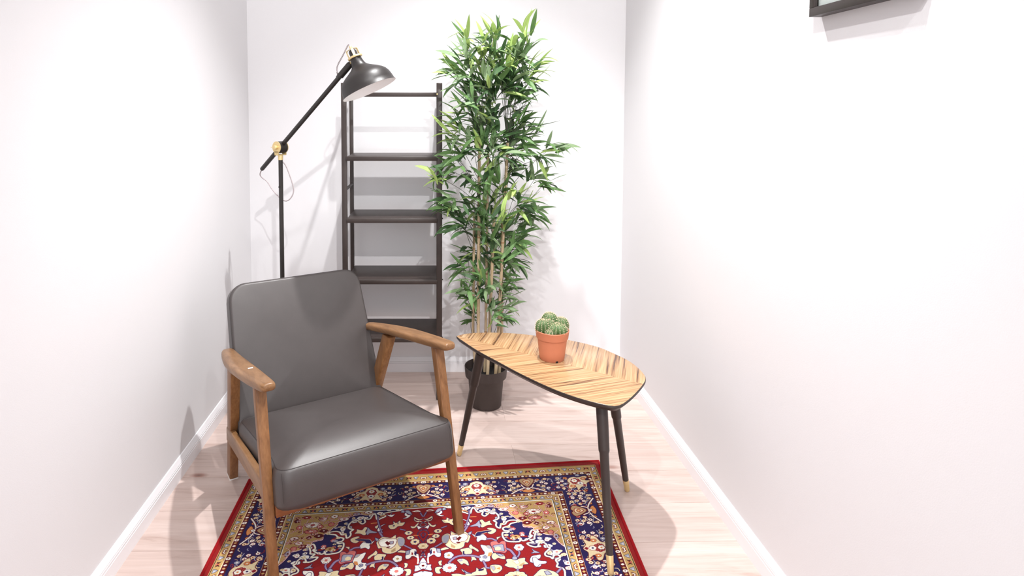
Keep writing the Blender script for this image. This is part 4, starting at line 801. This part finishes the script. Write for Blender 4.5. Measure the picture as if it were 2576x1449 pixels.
# ------------------------------------------------------------------ bamboo in a black pot
def build_bamboo():
    P0 = Vector((.247, 2.872, 0)); rr = random.Random(21)
    root = empty('potted_bamboo', P0, 0, 'tall leafy artificial bamboo with thick canes in a black pot by back wall', 'plant')
    L = lambda p: Vector(p) - P0
    mb = MB(); lathe(mb, [(.0008, 0), (.0008, .070), (.004, .0735), (.030, .0755), (.128, .0835), (.140, .0885), (.143, .0975), (.186, .1015), (.189, .1010), (.189, .0985), (.150, .0945), (.145, .082), (.14, 0)], n=64); mb.obj('pot', M['pot_black'], root, angle=40)
    mb = MB(); lathe(mb, [(.142, 0), (.150, .03), (.149, .06), (.150, .0935)], n=40); mb.obj('soil', M['soil'], root)
    # canes: bottom px, mid px, top px, depth
    canes = [((1207, 842 + 98), (1203, 830), (1206, 359), 2.840), ((1219, 931), (1222, 830), (1228, 362), 2.900), ((1226, 945), (1231, 830), (1243, 552), 2.825), ((1246, 943), (1254, 830), (1277, 359), 2.830), ((1256, 936), (1262, 830), (1263, 560), 2.885), ((1197, 936), (1190, 830), (1193, 536), 2.880)]
    CN = []
    for (b, mid, tp, Y) in canes:
        pb, pm, pt = [unproj(*q, Y) for q in (b, mid, tp)]
        pb = pm + (pm - pt).normalized() * ((pm.z - .145) / max(.1, (pm - pt).normalized().z * -1)) if False else Vector((pb.x, pb.y, .146))
        r = .0068 if b[0] in (1219, 1197) else .0078
        path = [pb.lerp(pm, k / 3) for k in range(3)] + [pm.lerp(pt, k / 6) for k in range(7)]
        mb = MB(); tube(mb, [L(p) for p in path], [r] * 3 + [r * (1 - .12 * k / 6) for k in range(7)], 14); c = mb.obj('cane', M['cane'], root)
        H = pt.z - pb.z; z = .12 + rr.uniform(0, .1)
        while z < H - .02:
            u = z / H; p = pb.lerp(pt, u)
            # follow the bent path
            for a, q in zip(path[:-1], path[1:]):
                if a.z <= pb.z + z <= q.z: p = a.lerp(q, (pb.z + z - a.z) / (q.z - a.z)); break
            mb = MB(); lathe(mb, [(-.0035, r * .98), (-.001, r * 1.10), (.001, r * 1.10), (.0035, r * .98)], L(p), (0, 0, 1), 14); mb.obj('node', M['cane_node'], c)
            z += rr.uniform(.20, .30)
        CN.append(path)
    # leaf blades
    def blade(curve, twist, wd):
        mb = MB(); N = 7; V = []; UV = []
        ang = 0; x = z = 0
        for i in range(N):
            u = i / (N - 1); w_ = wd * (math.sin(PI * min(1, u * .93 + .05)) ** .75) * (1 - .35 * u)
            if i == N - 1: w_ = .004
            tw = twist * u; cy_, sy_ = math.cos(tw), math.sin(tw)
            for s in (-1, 0, 1): V.append((x, s * w_ * cy_, z + s * w_ * sy_ + (abs(s) * w_ * .30))); UV.append((u, abs(s)))
            ang += -curve / (N - 1); x += math.cos(ang) / (N - 1); z += math.sin(ang) / (N - 1)
        Fc = [(3 * i + a, 3 * i + a + 1, 3 * i + a + 4, 3 * i + a + 3) for i in range(N - 1) for a in (0, 1)]
        return V, Fc, UV
    shapes = [blade(c, t_, w_) for c, t_, w_ in ((.25, .3, .108), (.7, -.4, .118), (1.15, .3, .112), (-.25, -.3, .10), (.9, .7, .10), (.45, 0, .125))]
    meshes = {}
    def leaf_mesh(si, mi):
        if (si, mi) not in meshes:
            V, Fc, UV = shapes[si]; me = bpy.data.meshes.new('leaf'); me.from_pydata(V, [], Fc); me.materials.append(LEAF[mi])
            ul = me.uv_layers.new(name='UVMap')
            for lp in me.loops: ul.data[lp.index].uv = UV[lp.vertex_index]
            me.shade_smooth(); meshes[si, mi] = me
        return meshes[si, mi]
    # leaf sprays: pixel of the spray, lean in the picture (x right, z up), size, tone
    SP = [(1179, 88, -.35, 1, 1.1, 3), (1246, 84, 0, 1.2, 1.0, 3), (1330, 84, .25, 1, 1.1, 3), (1136, 169, -1, .5, 1.1, 3), (1178, 128, -.5, .6, 1, 1), (1251, 134, .1, 1, 1.1, 3), (1350, 160, .6, 1, 1.05, 3), (1301, 150, .2, .8, 1.1, 1), (1226, 172, -.2, .7, 1.1, 1), (1265, 174, .2, .6, 1.1, 1),
          (1194, 212, -.8, .2, 1, 0), (1229, 222, -.2, .2, 1.1, 0), (1283, 219, .4, .2, 1.1, 0), (1323, 210, .9, -.1, 1, 0), (1172, 262, -.9, .5, 1.05, 1), (1208, 282, -.4, .3, 1, 2), (1251, 272, 0, .5, 1.1, 0), (1290, 280, .6, .1, 1, 0), (1136, 330, -1, .5, 1.0, 3), (1163, 350, -.8, .1, 1, 2), (1206, 326, -.2, .5, 1.0, 1), (1254, 323, .1, .4, 1.1, 0), (1306, 318, .6, .7, 1.05, 1), (1326, 352, .9, .2, 1, 1),
          (1386, 372, 1, .4, 1.1, 2), (1362, 398, .7, -.4, .9, 1), (1268, 386, .3, -.1, .9, 0), (1124, 425, -1, .1, 1.0, 1), (1104, 446, -1, .5, .9, 3), (1150, 405, -.7, -.2, 1, 1), (1211, 449, -.3, .5, 1, 1), (1258, 462, 0, .7, 1, 1), (1296, 484, .4, .9, 1.05, 3), (1348, 446, .8, .2, .95, 2), (1378, 452, 1, .1, .9, 1), (1120, 500, -1, -.1, 1, 0), (1185, 500, -.4, .3, .9, 0),
          (1132, 512, -1, .2, .9, 1), (1336, 520, .9, .2, 1, 1), (1313, 548, .5, .3, 1, 2), (1346, 540, 1, -.3, .9, 1), (1142, 564, -.9, .2, 1, 1), (1165, 556, -.5, .4, .9, 0), (1266, 548, .1, .6, 1, 3), (1297, 600, .7, .2, 1, 1), (1200, 589, -.2, .3, .9, 0), (1177, 628, -.6, .3, .9, 1), (1266, 626, .2, .3, 1, 0), (1282, 648, .6, .2, .9, 1), (1303, 664, 1, .1, .9, 1),
          (1162, 668, -1, .1, .9, 1), (1216, 666, -.1, .5, .9, 2), (1236, 701, .2, .4, .95, 2), (1278, 692, .7, .2, .9, 1), (1166, 716, -.9, .3, .85, 2), (1179, 744, -.4, .1, .85, 1), (1204, 738, .1, .1, .8, 1), (1266, 738, .4, .3, .85, 1), (1288, 730, .9, .1, .8, 2), (1186, 792, -.8, .25, .75, 1), (1236, 768, .2, .2, .7, 2), (1278, 776, .8, .2, .8, 2), (1262, 800, .5, 0, .75, 1), (1240, 118, -.3, .8, 1, 1), (1286, 110, .2, 1, 1, 3), (1240, 240, .1, .3, 1.1, 0), (1220, 300, .1, .2, 1.1, 0), (1275, 340, .1, .2, 1, 0), (1205, 250, -.4, .2, 1, 0), (1262, 200, .1, .4, 1.1, 0), (1310, 245, .6, .4, 1, 1), (1195, 380, -.3, 0, .9, 0), (1235, 420, 0, .2, .9, 0), (1180, 440, -.6, .1, .9, 0), (1290, 430, .5, .2, .9, 0), (1230, 520, 0, .3, .9, 0), (1255, 585, .2, .2, .9, 1), (1225, 620, 0, .2, .8, 0), (1305, 385, .6, .2, .9, 1),
          (1160, 150, -.8, .5, 1, 2), (1150, 190, -.9, .2, 1, 1), (1340, 190, .9, .4, 1, 3), (1215, 110, -.2, .9, 1, 3), (1310, 120, .3, .9, 1, 2), (1180, 180, -.4, .4, 1, 1), (1300, 180, .4, .5, 1, 1), (1150, 300, -.9, .3, 1, 1), (1320, 300, .8, .2, .9, 1), (1190, 300, -.5, .5, 1, 1), (1340, 330, .9, .5, 1, 2), (1135, 385, -1, .3, 1, 1),
          (1222, 350, 0, .3, .9, 1), (1240, 390, .1, .4, .9, 2), (1212, 480, -.2, .3, .9, 1), (1250, 505, .2, .5, 1, 3), (1215, 550, -.2, .4, .9, 1), (1240, 560, .1, .4, .95, 2), (1195, 545, -.5, .3, .9, 1), (1225, 590, 0, .3, .9, 1), (1245, 640, .1, .4, .9, 2), (1205, 650, -.3, .3, .9, 0), (1200, 690, -.4, .3, .85, 1), (1255, 668, .3, .4, .9, 1), (1220, 710, 0, .4, .85, 1), (1285, 620, .6, .4, .9, 2), (1310, 590, .9, .4, .9, 1), (1150, 535, -.9, .4, .9, 1), (1320, 500, .8, .4, 1, 3), (1206, 352, -.2, .2, 1.1, 1), (1277, 352, .3, .2, 1.1, 1), (1240, 360, 0, .3, 1.1, 2), (1225, 200, 0, .5, 1.1, 2), (1270, 215, .2, .4, 1.1, 1), (1210, 145, -.3, .7, 1.1, 3), (1280, 150, .2, .8, 1.1, 3), (1195, 235, -.4, .4, 1.1, 1)]
    leaves = []
    for (px, py, lx, lz, sz, tone) in SP:
        out = abs(px - 1228) / 110
        Y = 2.86 + rr.uniform(-.11, .09) * (1 - .3 * out)
        if px < 1175: Y = rr.uniform(2.72, 2.82)
        p = unproj(px, py, Y)
        # twig from the nearest cane
        best = min(CN, key=lambda P: min((q - p).length + max(0, q.z - p.z + .06) * 3 for q in P))
        zc = min(best[-1].z - .01, p.z - rr.uniform(.06, .26))
        zc = max(zc, best[0].z + .1); zc = min(zc, best[-1].z)
        for a, q in zip(best[:-1], best[1:]):
            if a.z <= zc <= q.z + 1e-6: s = a.lerp(q, (zc - a.z) / max(1e-6, q.z - a.z)); break
        mid = s.lerp(p, .5) + Vector((rr.uniform(-.015, .015), rr.uniform(-.015, .015), .012 if p.z - s.z < .2 else 0))
        mb = MB(); tube(mb, [L(q) for q in smooth_path([s, mid, p], 4)], [.0014 - .0006 * k / 8 for k in range(9)], 5); mb.obj('twig', M['twig'], root, smooth=True, angle=80)
        main = Vector((lx, rr.uniform(-.7, .35), lz + .15)).normalized()
        n = rr.randint(9, 13)
        for k in range(n):
            sp = 1.35 if k > 3 else .5
            d = (main + Vector((rr.uniform(-1, 1), rr.uniform(-1, .8), rr.uniform(-.75, .8))) * sp).normalized()
            up = Vector((rr.uniform(-.5, .5), rr.uniform(-.9, .2), 1)); up = (up - d * up.dot(d)).normalized(); yv = up.cross(d)
            ln = sz * rr.uniform(.085, .130); org = p - main * rr.uniform(0, .05) + Vector((rr.uniform(-.026, .026), rr.uniform(-.02, .02), rr.uniform(-.03, .03)))
            tip = org + d * ln
            if tip.y > 3.20 or (tip.x < .05 and tip.y > 2.88) or (org.x < .05 and org.y > 2.88): 
                d.y = -abs(d.y) - .2; d.normalize(); up = (up - d * up.dot(d)).normalized(); yv = up.cross(d)
            mi = tone if (k <= 3 or rr.random() < .2) else rr.choice((0, 0, 0, 1, 1, 2, 2, 3))
            Mx = Matrix((d, yv, up)).transposed() @ Matrix.Diagonal((ln, ln, ln)); M4 = Mx.to_4x4(); M4.translation = L(org)
            leaves.append((ln * (1.4 if org.y < 2.86 else 1.0), rr.randrange(len(shapes)), mi, M4))
    leaves.sort(key=lambda q: -q[0])
    for ln, si, mi, M4 in leaves[:300]:
        o = link('leaf', leaf_mesh(si, mi), root); o.matrix_local = M4
    # the rest, smaller or further back, joined
    V = []; Fc = []; UV = []; MI = []
    for ln, si, mi, M4 in leaves[300:]:
        v, f, uv = shapes[si]; o = len(V); V += [tuple(M4 @ Vector(q)) for q in v]; Fc += [tuple(i + o for i in q) for q in f]; UV += uv; MI += [mi] * len(f)
    me = bpy.data.meshes.new('foliage'); me.from_pydata(V, [], Fc)
    for m_ in LEAF: me.materials.append(m_)
    me.polygons.foreach_set('material_index', MI); ul = me.uv_layers.new(name='UVMap')
    for lp in me.loops: ul.data[lp.index].uv = UV[lp.vertex_index]
    me.shade_smooth(); fo = link('foliage', me, root); fo['kind'] = 'stuff'
build_bamboo()

# ------------------------------------------------------------------ picture frame on the right wall
def build_frame():
    y0, y1, z0, z1 = 1.252, 1.611, 1.643, 2.103; d = .032; f = .022; x1 = WR - .0005; x0 = x1 - d
    root = empty('picture_frame', (WR, (y0 + y1) / 2, (z0 + z1) / 2), 0, 'black picture frame with white mat hanging high on the right wall', 'picture')
    O = Vector((WR, (y0 + y1) / 2, (z0 + z1) / 2))
    def B(name, a, b, c, d_, e, g, m_, bev=.0012):
        mb = MB(); box(mb, a - O.x, b - O.x, c - O.y, d_ - O.y, e - O.z, g - O.z); return mb.obj(name, m_, root, bevel=bev, angle=50)
    B('bottom_rail', x0, x1, y0, y1, z0, z0 + f, M['frame']); B('top_rail', x0, x1, y0, y1, z1 - f, z1, M['frame'])
    B('side_rail', x0, x1, y0, y0 + f, z0 + f, z1 - f, M['frame']); B('side_rail', x0, x1, y1 - f, y1, z0 + f, z1 - f, M['frame'])
    B('mat_board', x0 + .012, x0 + .016, y0 + f - .002, y1 - f + .002, z0 + f - .002, z1 - f + .002, M['mat_board'], 0)
    B('glass_pane', x0 + .007, x0 + .0095, y0 + f, y1 - f, z0 + f, z1 - f, M['glass'], 0)
build_frame()
